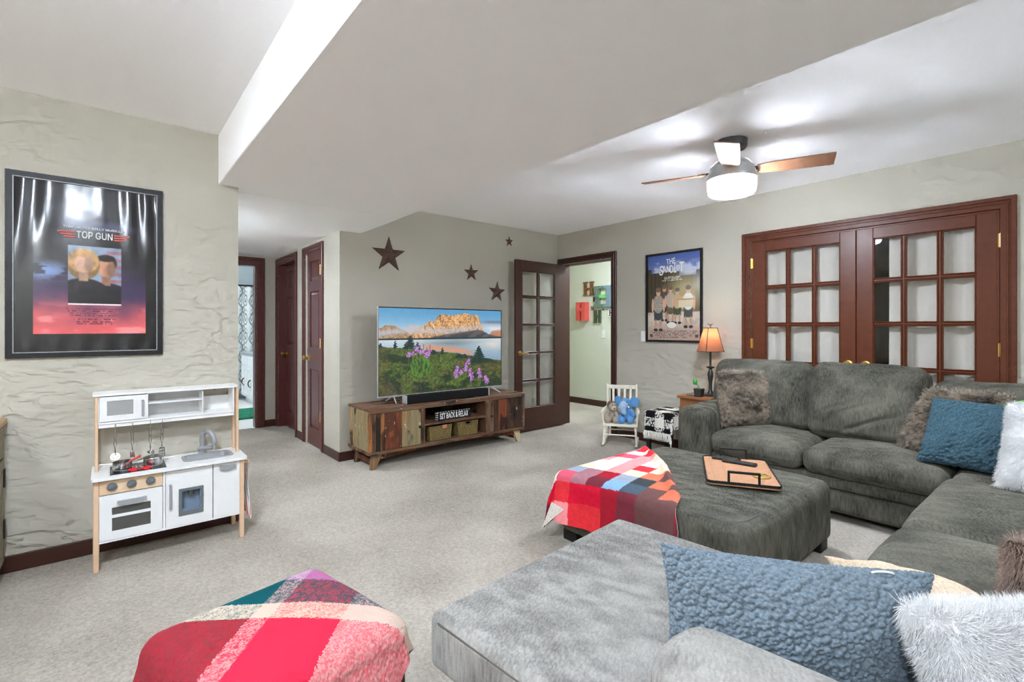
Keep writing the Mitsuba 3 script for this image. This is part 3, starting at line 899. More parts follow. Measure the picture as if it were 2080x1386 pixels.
# worktop with a sink cut-out
wt = rect(KX0 - .008, KX1 + .012, 3.168, 3.482).buffer(-.012).buffer(.012)
sk = rect(0.335, 0.565, 3.255, 3.40).buffer(-.03).buffer(.03)
put(k + '__worktop', slab(wt.difference(sk.buffer(-.004)), -.015, 'z', KZ), M_KW)
sink = cat(slab(sk.buffer(.010).difference(sk.buffer(-.006)), .005, 'z', KZ))
V, F = [], []
rings = [(sk.buffer(-.004), KZ + .002), (sk.buffer(-.012), KZ - .03), (sk.buffer(-.02), KZ - .045)]
m = 64
for pl, z in rings:
    V.append(np.array([[*pl.exterior.interpolate(t, normalized=True).coords[0], z] for t in np.linspace(0, 1, m, endpoint=False)]))
for a in range(2):
    for i in range(m):
        j = (i + 1) % m
        F += [[a * m + i, a * m + m + j, a * m + j], [a * m + i, a * m + m + i, a * m + m + j]]
c_ = len(V) * m
V = np.vstack(V + [np.array([[.45, 3.327, KZ - .045]])])
F += [[2 * m + i, c_, 2 * m + (i + 1) % m] for i in range(m)]
s_ = put(k + '__sink', cat(sink, trimesh.Trimesh(V, np.array(F), process=False)), M_KG, 40)
put(s_ + '__drain', lathe([(.002, 0), (.016, 0), (.017, .003), (.002, .004)], 16, (.50, 3.36, KZ - .045)), M_KGD)
fp = spline([(0.435, 3.43, KZ), (0.435, 3.43, KZ + .075), (0.442, 3.425, KZ + .115), (0.46, 3.405, KZ + .131), (0.478, 3.385, KZ + .115), (0.484, 3.378, KZ + .055)], 28)
fa = put(k + '__faucet', cat(tube(fp, .014, 12), lathe([(.001, 0), (.022, 0), (.022, .006), (.001, .008)], 18, (.435, 3.43, KZ))), M_KG, 40)
put(fa + '__lever', cyl((.415, 3.43, KZ + .03), (.485, 3.40, KZ + .034), .0135, n=14), M_KG, 40)
# carcass
put(k + '__side_panel', box(KX0 + .023, KX0 + .03, KF + .01, KB, 0.14, KZ - .015, .001), M_KW)
put(k + '__side_panel', box(KX1 - .03, KX1 - .023, KF + .01, KB, 0.14, KZ - .015, .001), M_KW)
put(k + '__bottom_panel', box(KX0 + .023, KX1 - .023, KF + .004, KB, 0.14, 0.149, .001), M_KW)
put(k + '__back_panel', box(KX0 + .03, KX1 - .03, KB - .006, KB, 0.149, KZ - .015, 0), M_KW)
put(k + '__divider', box(0.227, 0.238, KF + .004, KB - .006, 0.149, KZ - .015, .001), M_KW)
bd = put(k + '__knob_band', box(-0.034, 0.226, KF + .004, KF + .014, 0.384, KZ - .015, .002), M_BIRCHX)
put(bd + '__name_tab', box(-0.034, -0.004, KF + .001, KF + .004, 0.384, 0.446, .001), M_BIRCH)
for x in (0.017, 0.095, 0.174):
    kb = move(cat(lathe([(.001, 0), (.020, 0), (.021, .006), (.018, .014), (.001, .016)], 24), box(-.018, .018, -.006, .006, .012, .022, .003)), rot(X_, 90) @ rot(Z_, 20), (x, KF + .004, 0.421))
    put(k + '__knob', kb, M_KGD, 30)
# oven door
ov = rect(-0.034, 0.225, 0.151, 0.380)
w1, w2 = rect(0.016, 0.174, 0.276, 0.314), rect(0.016, 0.174, 0.194, 0.261)
od = put(k + '__oven_door', slab(ov.difference(w1).difference(w2), .012, 'y', KF + .002), M_KW)
put(od + '__window', box(0.016, 0.174, KF + .006, KF + .009, 0.276, 0.314, 0), M_SMOKE)
put(od + '__window', box(0.016, 0.174, KF + .006, KF + .009, 0.194, 0.261, 0), M_SMOKE)


def bow(x0, x1, z, dz, d=0.018):
    t = np.linspace(0, 1, 14)
    o = [(x0 + (x1 - x0) * a, z + .012) for a in t] + [(x0 + (x1 - x0) * a, z - dz * math.sin(math.pi * a) ** .6 - .004) for a in t[::-1]]
    return slab(Polygon(o).buffer(0), -d, 'y', KF + .002)


put(od + '__handle', bow(0.036, 0.157, 0.335, 0.012), M_KG)
# middle door with ice dispenser
ic = rect(0.311, 0.398, 0.225, 0.334)
md = put(k + '__door', slab(rect(0.2395, 0.456, 0.150, 0.456).difference(ic), .012, 'y', KF + .002), M_KW)
put(md + '__handle', cat(box(.254, .265, KF - .016, KF - .010, .25, .385, .002), box(.254, .265, KF - .012, KF + .002, .25, .262, .002), box(.254, .265, KF - .012, KF + .002, .373, .385, .002)), M_KG)
fr = put(md + '__dispenser_frame', slab(rect(0.297, 0.412, 0.201, 0.349).difference(ic), -.006, 'y', KF + .003), M_KGD)
M_ICE = mat('dispenser_blue', C(112, 128, 146), 0.3, 0.5)
put(md + '__dispenser_bowl', cat(box(.309, .400, KF + .05, KF + .055, .223, .336, 0), box(.309, .313, KF + .003, KF + .05, .223, .336, 0), box(.396, .400, KF + .003, KF + .05, .223, .336, 0), box(.309, .400, KF + .003, KF + .05, .220, .226, 0), box(.309, .400, KF + .003, KF + .05, .333, .337, 0)), M_ICE)
put(md + '__spout', cyl((.355, KF + .025, .336), (.355, KF + .025, .305), .018, .014, 14), M_SMOKE, 30)
# right door
rd = put(k + '__door', slab(rect(0.460, 0.592, 0.150, 0.456), .012, 'y', KF + .002), M_KW)
put(rd + '__handle', bow(0.489, 0.570, 0.428, 0.010), M_KG)
# hob
hb = put(k + '__hob', box(0.008, 0.244, 3.205, 3.395, KZ, KZ + .004, .001), M_HOB)
for x in (0.07, 0.182):
    put(hb + '__ring', move(slab(Point(0, 0).buffer(.052).difference(Point(0, 0).buffer(.048)), .001, 'z', KZ + .004), None, (x, 3.31, 0)), M_HOBR)
# upper shelf
put(k + '__top_board', slab(rect(KX0 - .004, KX1 - .008, 3.318, 3.48).buffer(-.008).buffer(.008), .012, 'z', 0.872), M_KW)
put(k + '__shelf_board', box(-.04, .588, 3.328, 3.478, .722, .733, .001), M_KW)
put(k + '__rail', box(-.04, .588, 3.335, 3.345, .702, .722, .001), M_KW)
put(k + '__side_panel', box(-.042, -.035, 3.332, 3.478, .722, .872, .001), M_KW)
put(k + '__side_panel', box(.580, .588, 3.332, 3.478, .722, .872, .001), M_KW)
put(k + '__upper_back_panel', box(-.035, .425, 3.472, 3.478, .733, .872, 0), M_BACKP)
put(k + '__upper_back_panel', box(.425, .58, 3.472, 3.478, .733, .815, 0), M_KW)
put(k + '__middle_shelf', box(.172, .424, 3.332, 3.472, .811, .817, .001), M_KW)
put(k + '__divider', box(.423, .429, 3.33, 3.474, .733, .862, .001), M_KW)
put(k + '__divider', box(.165, .171, 3.34, 3.474, .733, .872, .001), M_KW)
mw = put(k + '__microwave_door', slab(rect(-.034, .170, .736, .867).difference(rect(-.004, .106, .766, .844)), .010, 'y', 3.326), M_KW)
put(mw + '__window', box(-.004, .106, 3.330, 3.332, .766, .844, 0), mat('frosted_window', C(150, 150, 148), 0.4))
put(mw + '__handle', cat(box(.141, .151, 3.308, 3.314, .752, .840, .002), box(.141, .151, 3.312, 3.327, .752, .764, .002), box(.141, .151, 3.312, 3.327, .828, .840, .002)), M_KG)
put(k + '__wall_screw', cyl((.505, 3.49, .852), (.505, 3.468, .852), .003, n=8), M_BLACK)

# hanging utensils
def utensil(x, label, head):
    t = thing('toy_utensil', label, 'kitchen utensil', None)
    y, z0 = 3.331, 0.700
    hook = spline([(x, y + .001, .7235), (x, y - .0045, .7235), (x, y - .007, .712), (x, y - .0055, .690)], 12)
    put(t + '__hook', tube(hook, .002, 6), M_STEEL, 40)
    put(t + '__handle', cat(tube(spline([(x, y, .692), (x - .004, y, .68), (x - .006, y, .655), (x - .003, y, .635), (x - .006, y, .615), (x - .001, y, .590), (x, y, .565)], 20), .0018, 6),
                            tube(spline([(x, y, .692), (x + .004, y, .68), (x + .006, y, .655), (x + .003, y, .635), (x + .006, y, .615), (x + .001, y, .590), (x, y, .565)], 20), .0018, 6)), M_STEEL, 40)
    put(t + '__head', head(x, y), M_STEEL, 40)


def skimmer(x, y):
    d = Point(0, 0).buffer(.021, 10)
    for a in range(6):
        d = d.difference(Point(.012 * math.cos(a * 1.047), .012 * math.sin(a * 1.047)).buffer(.0035, 4))
    return cat(move(slab(d, .002, 'z', 0), rot(X_, 62), (x, y, .545)), cyl((x, y, .568), (x, y, .555), .0022, n=6))


def spoon(x, y):
    return cat(move(soft((.011, .004, .019), .0038, 10), rot(X_, 8), (x, y, .548)), cyl((x, y, .568), (x, y, .56), .0022, n=6))


def ladle(x, y):
    pr = [(.001, 0), (.010, .002), (.016, .008), (.017, .014), (.0155, .014), (.014, .009), (.009, .004), (.001, .003)]
    return cat(lathe(pr, 20, (x, y - .012, .540)), cyl((x, y, .568), (x, y - .002, .550), .0022, n=6))


def turner(x, y):
    d = Polygon([(-.012, 0), (.012, 0), (.016, -.055), (-.016, -.055)])
    for a in range(3):
        for b in range(3):
            d = d.difference(rect(-.010 + a * .0075, -.006 + a * .0075, -.018 - b * .015, -.008 - b * .015))
    return move(slab(d, .002, 'y', 0), None, (x, y, .565))


utensil(0.030, 'toy skimmer, first from the left of the utensils hanging on the play kitchen', skimmer)
utensil(0.102, 'toy spoon, second from the left of the hanging utensils', spoon)
utensil(0.180, 'toy ladle with a round bowl hanging third from the left', ladle)
utensil(0.232, 'toy slotted turner, last on the right of the hanging utensils', turner)


def pot(name, label, x, y, z, r, h, ang, lid, handles):
    t = thing(name, label, 'toy pot')
    put(t + '__body', lathe([(.001, 0), (r - .003, 0), (r, .004), (r, h), (r + .002, h + .001), (r - .002, h), (r - .003, .004), (.001, .003)], 32, (x, y, z)), M_STEEL, 40)
    for a in handles:
        c_, s_ = math.cos(a), math.sin(a)
        L = .055
        hp = [(x + c_ * r - s_ * .010, y + s_ * r + c_ * .010, z + h * .75), (x + c_ * (r + L) - s_ * .007, y + s_ * (r + L) + c_ * .007, z + h * .85), (x + c_ * (r + L) + s_ * .007, y + s_ * (r + L) - c_ * .007, z + h * .85), (x + c_ * r + s_ * .010, y + s_ * r - c_ * .010, z + h * .75)]
        put(t + '__handle', tube(hp, .0018, 6), M_STEEL, 40)
    if lid:
        l_ = put(t + '__lid', lathe([(.001, h + .001), (r + .002, h + .001), (r + .001, h + .004), (r * .6, h + .012), (.001, h + .016)], 32, (x, y, z)), M_STEEL, 40)
        put(l_ + '__knob', lathe([(.001, h + .014), (.004, h + .014), (.004, h + .020), (.008, h + .023), (.008, h + .028), (.001, h + .030)], 16, (x, y, z)), M_STEEL, 40)
    return t


pot('toy_pan', 'open toy saucepan on the left ring of the toy hob', 0.060, 3.315, KZ + .0056, 0.042, .034, 0, False, (math.radians(15), math.radians(170)))
pot('toy_pot', 'lidded toy pot on the right ring of the toy hob', 0.190, 3.310, KZ + .0056, 0.044, .036, 0, True, (math.radians(-12),))
single('toy_ladle', cat(tube([(0.075, 3.30, KZ + .020), (0.095, 3.29, KZ + .045), (0.135, 3.265, KZ + .068)], [.005, .005, .006], 10)), M_CORAL, 'coral plastic spatula handle resting in the open toy pan', 'kitchen utensil', smooth=30)


def hobknob(x, label):
    single('toy_trivet', cat(lathe([(.001, 0), (.022, 0), (.023, .006), (.018, .010), (.001, .012)], 24, (x, 3.228, KZ + .0045)), box(x - .006, x + .006, 3.222, 3.234, KZ + .012, KZ + .020, .003)), M_RED, label, 'toy', smooth=40)


hobknob(0.103, 'small red toy trivet at the front of the hob, left one')
hobknob(0.158, 'small red toy trivet in front of the lidded pot')
# striped towel on the kitchen's right side
tw, hh = 44, 40
u, v = np.meshgrid(np.linspace(0, 1, tw), np.linspace(0, 1, hh), indexing='ij')
P = np.stack([KX1 + .028 + .012 * np.sin(u * 15) * v + .006 * v, 3.23 + .15 * u + .01 * np.sin(v * 5), 0.425 - (.30 + .035 * (1 - u)) * v], -1)
gm = grid_mesh(P)
uv = np.stack([u.ravel(), v.ravel()], -1)


def towel_c(p, n, uv):
    s = uv.x * 9 + uv.y * 2.2
    f = s - dr.floor(s)
    kk = dr.floor(s)
    odd = kk - 2 * dr.floor(kk / 2)
    st = mix(C(196, 70, 62), C(120, 146, 176), odd)
    return dr.select(f < 0.26, st, mi.Color3f(C(232, 228, 222)))


th_ = gm.copy()
th_.vertices = th_.vertices + [0.004, 0, 0]
th_.faces = th_.faces[:, ::-1]
single('hand_towel', gm, mat('striped_towel', towel_c, 0.9, 0.1), 'red and blue striped hand towel hanging on the side of the play kitchen', 'towel', smooth=True, uv=uv)
put(k + '__towel_rail', cat(cyl((KX1, 3.24, .43), (KX1 + .03, 3.24, .43), .006, n=8), cyl((KX1, 3.37, .43), (KX1 + .03, 3.37, .43), .006, n=8), cyl((KX1 + .03, 3.225, .43), (KX1 + .03, 3.385, .43), .007, n=8)), M_BIRCHX)

# cabinet at the far left edge, its doors facing the room
M_OLD = mat('weathered_wood', wood(2, (128, 122, 102), (84, 76, 60), 0.7, 0.6), 0.6, 0.3)
M_OLDT = mat('weathered_top', wood(1, (176, 146, 108), (132, 104, 74), 0.7, 0.6), 0.5, 0.3)
cb = thing('cabinet', 'weathered wooden cabinet cut by the left edge, with dark hinges', 'cabinet')
put(cb + '__body', box(-0.85, -0.402, 1.9, 3.45, 0.06, 0.755, .004), M_OLD)
put(cb + '__top', box(-0.87, -0.385, 1.88, 3.47, 0.755, 0.785, .006), M_OLDT)
put(cb + '__drawer', box(-0.402, -0.392, 2.70, 3.43, 0.60, 0.745, .003), M_OLD)
for a, b in ((2.70, 3.06), (3.07, 3.43)):
    dd = put(cb + '__door', slab(rect(a, b, .085, .59).difference(rect(a + .05, b - .05, .14, .54)), .010, 'x', -0.402), M_OLD)
    put(dd + '__panel', box(-.400, -.395, a + .05, b - .05, .14, .54, .001), M_OLD)
for z in (.20, .45):
    put(cb + '__hinge', box(-.393, -.386, 3.40, 3.435, z, z + .09, .002), M_BLACK)
for y in (1.95, 3.40):
    put(cb + '__foot', box(-.84, -.41, y - .03, y + .03, 0, .06, .004), M_OLD)


# ------------------------------------------------------------------ television and reclaimed-wood stand
TONES = [(96, 62, 44), (112, 66, 42), (140, 120, 84), (70, 48, 36), (152, 104, 66), (84, 44, 32)]


def reclaimed(axis, seed, light, dark, paint, amt):
    light, dark, paint = C(*light), C(*dark), C(*paint)

    def fn(p, n, uv):
        q = [p.x, p.y, p.z]
        a = q[axis]
        b = q[(axis + 1) % 3] * (1 if axis != 2 else .6) + q[(axis + 2) % 3] + seed * 1.7
        g = nz(a * 6, b * 130, seed)
        g2 = nz(a * 18, b * 420, seed + 2)
        base = mix(light, dark, dr.clip(0.75 * g + 0.5 * g2 - 0.15, 0, 1))
        k = fb(a * 5, b * 16, seed + 5.0)
        base = mix(base, paint, amt * sst(0.50, 0.62, k))
        bl = fb(a * 4 + 9, b * 12, seed + 11.0)
        base = mix(base, C(24, 19, 16), 0.85 * sst(0.60, 0.70, bl))
        return mix(base, C(214, 200, 176), 0.55 * sst(0.80, 0.84, fb(a * 22, b * 60, seed + 3.0)))
    return fn


R_FR = [mat('reclaimed_frame_' + 'xyz'[a], reclaimed(a, 1 + a, (124, 86, 60), (58, 38, 28), (104, 98, 82), .35), 0.55, 0.35) for a in range(3)]
R_GRN = mat('reclaimed_green', reclaimed(2, 7, (164, 136, 94), (116, 92, 60), (128, 124, 96), .6), 0.6, 0.3)
R_RED = mat('reclaimed_red', reclaimed(2, 9, (132, 70, 42), (84, 40, 26), (58, 36, 28), .6), 0.55, 0.35)
R_DRK = mat('reclaimed_dark', reclaimed(2, 12, (84, 56, 40), (46, 32, 25), (36, 32, 30), .5), 0.55, 0.35)
R_ORG = mat('reclaimed_orange', reclaimed(2, 15, (170, 116, 66), (112, 66, 38), (46, 34, 28), .6), 0.55, 0.35)
R_LEG = mat('reclaimed_leg', reclaimed(2, 18, (150, 120, 84), (104, 76, 52), (126, 92, 66), .5), 0.55, 0.35)
R_LEGP = mat('pale_leg', C(196, 180, 146), 0.6)
SX0, SX1, SF, SB, SZ, SB0 = 1.705, 3.47, 3.935, 4.405, 0.532, 0.135
st = thing('television_stand', 'low reclaimed-wood television stand on splayed legs', 'tv stand')
for i in range(4):
    y0 = SF + .03 + i * (SB - SF - .03) / 4
    put(st + '__top_plank', box(SX0, SX1, y0, y0 + (SB - SF - .03) / 4 - .001, SZ - .022, SZ + (.0, .001, -.001, .0)[i], .002), R_FR[0], uv=None)
put(st + '__front_edge', box(SX0, SX1, SF, SF + .03, SZ - .042, SZ, .003), R_FR[0])
put(st + '__bottom_board', box(SX0, SX1, SF, SB, SB0, SB0 + .030, .003), R_FR[0])
for i in range(3):
    y0 = SF + .03 + i * .135
    put(st + '__end_plank', box(SX0, SX0 + .022, y0, y0 + .133, SB0 + .03, SZ - .022, .002), R_GRN)
put(st + '__end_post', box(SX0, SX0 + .028, SF, SF + .03, SB0 + .03, SZ - .042, .003), R_ORG)
put(st + '__end_plank', box(SX1 - .022, SX1, SF + .03, SB, SB0 + .03, SZ - .022, .002), R_DRK)
put(st + '__end_post', box(SX1 - .03, SX1, SF, SF + .03, SB0 + .03, SZ - .042, .003), R_FR[2])
for x0, x1 in ((2.205, 2.247), (2.944, 2.992)):
    put(st + '__front_post', box(x0, x1, SF, SF + .03, SB0 + .03, SZ - .042, .003), R_FR[2])
    put(st + '__divider', box(x0 + .008, x1 - .008, SF + .03, SB - .01, SB0 + .03, SZ - .022, .002), R_FR[2])
put(st + '__shelf', box(2.247, 2.944, SF + .006, SB - .01, .325, .345, .002), R_FR[0])
put(st + '__back_panel', box(SX0 + .022, SX1 - .022, SB - .01, SB, SB0 + .03, SZ - .022, 0), R_DRK)


def plank_door(x0, xs, ms, knob):
    d = put(st + '__door', box(x0, xs[-1], SF + .012, SF + .020, SB0 + .032, SZ - .044, 0), R_DRK)
    a = x0
    for b, m in zip(xs, ms):
        put(d + '__plank', box(a, b - .0015, SF + .002 + .002 * rng.uniform(-1, 1), SF + .013, SB0 + .032, SZ - .044, .002), m)
        a = b
    put(d + '__knob', lathe([(.001, 0), (.006, 0), (.006, .01), (.012, .014), (.012, .020), (.001, .023)], 14) if False else move(lathe([(.001, 0), (.006, 0), (.006, .01), (.012, .014), (.012, .020), (.001, .023)], 14), rot(X_, 90), (knob, SF + .002, .331)), M_BLACK, 30)


plank_door(SX0 + .029, (1.770, 1.812, 1.85, 2.013, 2.204), (R_FR[2], R_DRK, R_ORG, R_RED, R_GRN), 2.185)
plank_door(2.993, (3.05, 3.11, 3.225, 3.34, 3.439), (R_FR[2], R_DRK, R_RED, R_DRK, R_DRK), 3.012)
# legs: splayed blocks joined by rails
for x, s, mm in ((SX0 + .09, 1, R_LEG), (SX1 - .075, -1, R_LEGP)):
    for y0 in (SF + .045, SB - .085):
        p = [(x - s * .055, 0), (x - s * .015, 0), (x + s * .055, SB0), (x - s * .040, SB0)]
        put(st + '__leg', slab(Polygon(p).buffer(0), .04, 'y', y0), mm)
    put(st + '__leg_rail', box(x - .02 - s * .01, x + .015 - s * .01, SF + .085, SB - .085, .035, .085, .003), R_RED)
arc = [(SX0 + .115, SB0)] + [(x, SB0 - .055 + .04 * math.sin(math.pi * (x - SX0 - .1) / (SX1 - SX0 - .2))) for x in np.linspace(SX0 + .10, SX1 - .10, 24)] + [(SX1 - .115, SB0)]
put(st + '__arched_apron', slab(Polygon(arc).buffer(0), .022, 'y', SF + .055), R_RED)

# --- television
TX0, TX1, TZ0, TZ1, TY = 1.885, 3.322, 0.592, 1.428, 4.155
tv = thing('television', 'large flat television on the reclaimed-wood stand showing a mountain lake', 'television')
M_SILVER = mat('tv_silver', C(186, 186, 184), 0.35, 0.5, metallic=0.4)
put(tv + '__cabinet', box(TX0 + .01, TX1 - .01, TY + .006, TY + .05, TZ0 + .01, TZ1 - .006, .006), M_BLACK)
bz = rect(TX0, TX1, TZ0, TZ1)
put(tv + '__bezel', slab(bz.difference(rect(TX0 + .006, TX1 - .006, TZ0 + .014, TZ1 - .010)), .014, 'y', TY), M_BLACK)
put(tv + '__silver_trim', cat(box(TX0 - .003, TX0 + .003, TY - .001, TY + .016, TZ0, TZ1, .001), box(TX0, TX1, TY - .002, TY + .016, TZ0 - .004, TZ0 + .013, .001)), M_SILVER)
for x in (TX0 + .16, TX1 - .14):
    for dy in (-.105, .115):
        put(tv + '__leg', tube([(x, TY + .02, TZ0 + .005), (x + (.06 if x > 2.6 else -.02), TY + .02 + dy, SZ + .007)], [.009, .006], 8), M_SILVER, 30)


def tv_paint(u, v):
    """a mountain lake at dusk: u right, v up, both 0..1"""
    c = np.zeros(u.shape + (3,))

    def f(x, y, s=0, o=4):
        return meshkit.fbm(np.stack([x, y, 0 * x + s], -1), o, s)

    def lay(k, m):
        m = np.clip(m, 0, 1)[..., None]
        return c * (1 - m) + np.asarray(k) * m
    S = lambda a, b, x: np.clip((x - a) / (b - a), 0, 1) ** 2 * (3 - 2 * np.clip((x - a) / (b - a), 0, 1))
    g = lambda r, gg, b: np.array([r, gg, b]) / 255.0
    t = S(.62, 1.0, v)[..., None]
    c = g(196, 222, 236) * (1 - t) + g(92, 160, 206) * t
    c = lay(g(238, 232, 224), S(.55, .8, f(u * 3, v * 9, 3)) * S(.62, .72, v) * (1 - S(.75, .85, v)) * .8)
    # ranges
    crag = 0.03 * (f(u * 26, 0 * v, 5) - .5) + 0.018 * (f(u * 70, 0 * v, 6) - .5)
    main = np.interp(u, [.20, .26, .33, .37, .41, .44, .47, .55, .62, .67, .70, .74, .78, .80, .88], [.60, .76, .80, .865, .85, .92, .945, .925, .945, .965, .955, .94, .93, .88, .56])
    left = np.interp(u, [-.1, .02, .05, .10, .16, .20, .28], [.70, .78, .81, .80, .765, .74, .62])
    low = np.interp(u, [.86, .92, 1.0], [.66, .73, .76])
    snow = np.interp(u, [.15, .22, .30, .34], [.70, .81, .80, .70])
    c = lay(g(206, 190, 186), S(0, .006, snow + crag * .6 - v) * (u < .36))
    rd = lambda q: 1 - np.abs(2 * q - 1)
    rock = .5 * rd(f(u * 46 + v * 14, v * 26, 8, 3)) ** 2 + .5 * rd(f(u * 90 - v * 20, v * 34, 18, 3)) ** 2
    strat = .6 * f(u * 70 + v * 16, v * 16, 9) + .4 * f(u * 160, v * 40, 19)
    warm = (g(222, 168, 112)[None, None] * (.50 + .80 * rock)[..., None])
    warm = warm * (1 - .55 * S(.52, .66, strat)[..., None]) + g(82, 58, 56) * (.55 * S(.52, .66, strat))[..., None]
    m = S(0, .005, main + crag - v)[..., None]
    c = c * (1 - m) + warm * m
    m = S(0, .005, left + crag * .7 - v)[..., None]
    c = c * (1 - m) + (warm * .8) * m
    c = lay(g(196, 132, 104), S(0, .005, low + crag - v) * (u > .85))
    # dark lower slope
    hill = np.interp(u, [-.1, .2, .35, .5, .65, .8, .9, 1.0], [.64, .645, .66, .70, .735, .76, .69, .66]) + crag * .5
    c = lay(g(98, 92, 96), S(0, .02, hill - v) * S(.22, .42, u + .15 * rock))
    c = lay(g(58, 66, 66), S(.45, .6, f(u * 30 - v * 20, v * 12, 12)) * .7 * S(0, .03, hill - v) * (u > .3))
    # mist band
    mist = np.exp(-((v - (.705 + .09 * u + .015 * np.sin(u * 9))) / (.045 - .012 * u)) ** 2)
    c = lay(g(196, 196, 206), mist * (.85 - .1 * u) * (.55 + .7 * f(u * 5, v * 8, 14)) * (1 - S(.9, 1.0, u) * .5))
    c = lay(g(112, 128, 150), np.exp(-((v - .85) / .02) ** 2) * S(.76, .9, u) * .9)
    c = lay(g(244, 240, 236), np.exp(-((v - .765) / .03) ** 2) * S(.84, .92, u) * .7)
    c = lay(g(40, 56, 60), S(.626, .634, v + 0 * u) * (1 - S(.650, .664, v + .012 * f(u * 30, 0 * v, 15))))
    # lake
    wv = np.clip((.632 - v) / .3, 0, 1)
    lake = (g(206, 220, 226) * (1 - wv)[..., None] + g(128, 160, 186) * wv[..., None])
    refl = np.exp(-((u - .55) / .22) ** 2)
    tl = np.clip((.632 - v) / .11, 0, 1)
    lake = lake * (1 - (refl * .75 * (1 - np.abs(tl - .45)))[..., None]) + g(112, 126, 134) * (refl * .75 * (1 - np.abs(tl - .45)))[..., None]
    lake = lake * (1 - (np.exp(-((u - .92) / .08) ** 2) * .6 * np.exp(-((v - .55) / .05) ** 2))[..., None]) + g(244, 226, 206) * (np.exp(-((u - .92) / .08) ** 2) * .6 * np.exp(-((v - .55) / .05) ** 2))[..., None]
    lake = lake + ((f(u * 8, v * 90, 17) - .5) * .08)[..., None]
    m = (v < .632)[..., None]
    c = np.where(m, lake, c)
    shore = np.interp(u, [0, .12, .30, .40, .50, .60, .70, .78, .88, 1.0], [.56, .545, .525, .49, .475, .455, .42, .405, .37, .335]) + .012 * (f(u * 60, 0 * v, 19) - .5)
    c = lay(g(232, 152, 112), np.exp(-((v - shore - .035) / .03) ** 2) * S(.28, .38, u) * (1 - S(.66, .78, u)) * .9 * (v < .62))
    # meadow
    gr = f(u * 10, v * 12, 21)
    fine = f(u * 110, v * 60, 22, 3)
    land = (g(92, 112, 52) * (.45 + .9 * fine)[..., None])
    dk = S(.44, .60, gr + .25 * (.3 - v) + .18 * (u > .8))[..., None]
    land = land * (1 - dk * .72) + g(30, 46, 34) * (.7 + .6 * fine)[..., None] * dk * .72
    br = (S(.5, .7, f(u * 6, v * 9, 24)) * .55)[..., None]
    land = land * (1 - br) + g(116, 104, 58) * (.5 + .8 * fine)[..., None] * br
    pk = (S(.62, .72, f(u * 90, v * 70, 26, 2)) * S(.0, .12, .22 - v) * (u < .45))[..., None] * .6
    land = land * (1 - pk) + g(120, 84, 96) * pk
    m = S(0, .006, shore - v)[..., None]
    c = c * (1 - m) + land * m
    # firs
    for (x, b, h, w) in [(.225, .53, .155, .05), (.19, .53, .075, .02), (.28, .52, .085, .022), (.115, .545, .09, .016), (.012, .555, .05, .02), (.475, .455, .085, .018), (.79, .33, .215, .075), (.765, .33, .08, .05), (.62, .40, .05, .05), (.66, .40, .045, .04), (.40, .46, .05, .05)]:
        tt = np.clip((v - b) / h, 0, 1)
        wd = w * (1 - tt) ** .9 * (.62 + .38 * np.abs(np.sin(tt * 26)))
        k = (np.abs(u - x + .004 * np.sin(v * 200)) < wd * (.8 + .5 * f(u * 80, v * 80, 31, 2))) & (v > b - .01) & (v < b + h)
        c = np.where(k[..., None], g(28, 50, 44) * (.7 + .9 * fine)[..., None], c)
    # fireweed
    r = np.random.default_rng(4)
    cl = np.exp(-((u - .31) / .085) ** 2 - ((v - .30) / .115) ** 2)
    c = lay(g(86, 140, 52), (cl > .33) * S(.40, .62, f(u * 130, v * 20, 34, 2)) * .95)
    c = lay(g(38, 78, 36), (cl > .45) * S(.56, .68, f(u * 110 + 9, v * 18, 35, 2)) * .8)
    spikes = [(.215, .46, .05), (.245, .47, .04), (.275, .52, .06), (.30, .485, .05), (.325, .49, .05), (.35, .455, .05), (.375, .485, .05), (.36, .44, .05)]
    spikes += [(.585, .19, .10), (.60, .25, .09), (.675, .27, .10), (.70, .34, .06), (.715, .20, .11), (.725, .145, .10), (.795, .21, .075), (.805, .16, .07), (.85, .11, .07), (.865, .08, .08), (.63, .21, .06)]
    for (x, y, h) in spikes:
        for q in range(int(h * 500)):
            a, b = x + r.normal() * .008 * (1.3 - .6 * q / (h * 500)), y - h / 2 + h * q / (h * 500)
            rr = r.uniform(.003, .006)
            k = ((u - a) / rr) ** 2 + ((v - b) / (rr * 1.7)) ** 2 < 1
            col = g(*[(168, 110, 190), (190, 136, 206), (132, 78, 158), (206, 158, 214)][r.integers(4)])
            c = np.where(k[..., None], col, c)
        c = np.where(((np.abs(u - x) < .0022) & (v > y + h / 2) & (v < y + h / 2 + .06))[..., None], g(120, 86, 92), c)
        c = np.where(((np.abs(u - x) < .002) & (v < y - h / 2) & (v > y - h / 2 - .09) & (v > 0))[..., None], g(92, 140, 64), c)
    c = c * (.93 + .14 * f(u * 300, v * 170, 40, 2))[..., None]
    return np.clip(c, 0, 1)


def srgb_lin(c):
    return np.where(c <= .04045, c / 12.92, ((c + .055) / 1.055) ** 2.4)


def picture(x0, x1, z0, z1, nx, nzz, paint):
    u, v = np.meshgrid((np.arange(nx)) / (nx - 1), (np.arange(nzz)) / (nzz - 1), indexing='ij')
    P = np.stack([x0 + (x1 - x0) * u, 0 * u, z0 + (z1 - z0) * v], -1)
    return grid_mesh(P), srgb_lin(paint(u, v)).reshape(-1, 3)


sm, scol = picture(TX0 + .006, TX1 - .006, TZ0 + .014, TZ1 - .010, 420, 236, tv_paint)
sm.vertices[:, 1] = TY + .004
put(tv + '__screen', sm, M_BLACK, True, color=scol * P_SCREEN, emitter={'type': 'area', 'radiance': {'type': 'mesh_attribute', 'name': 'vertex_color'}})
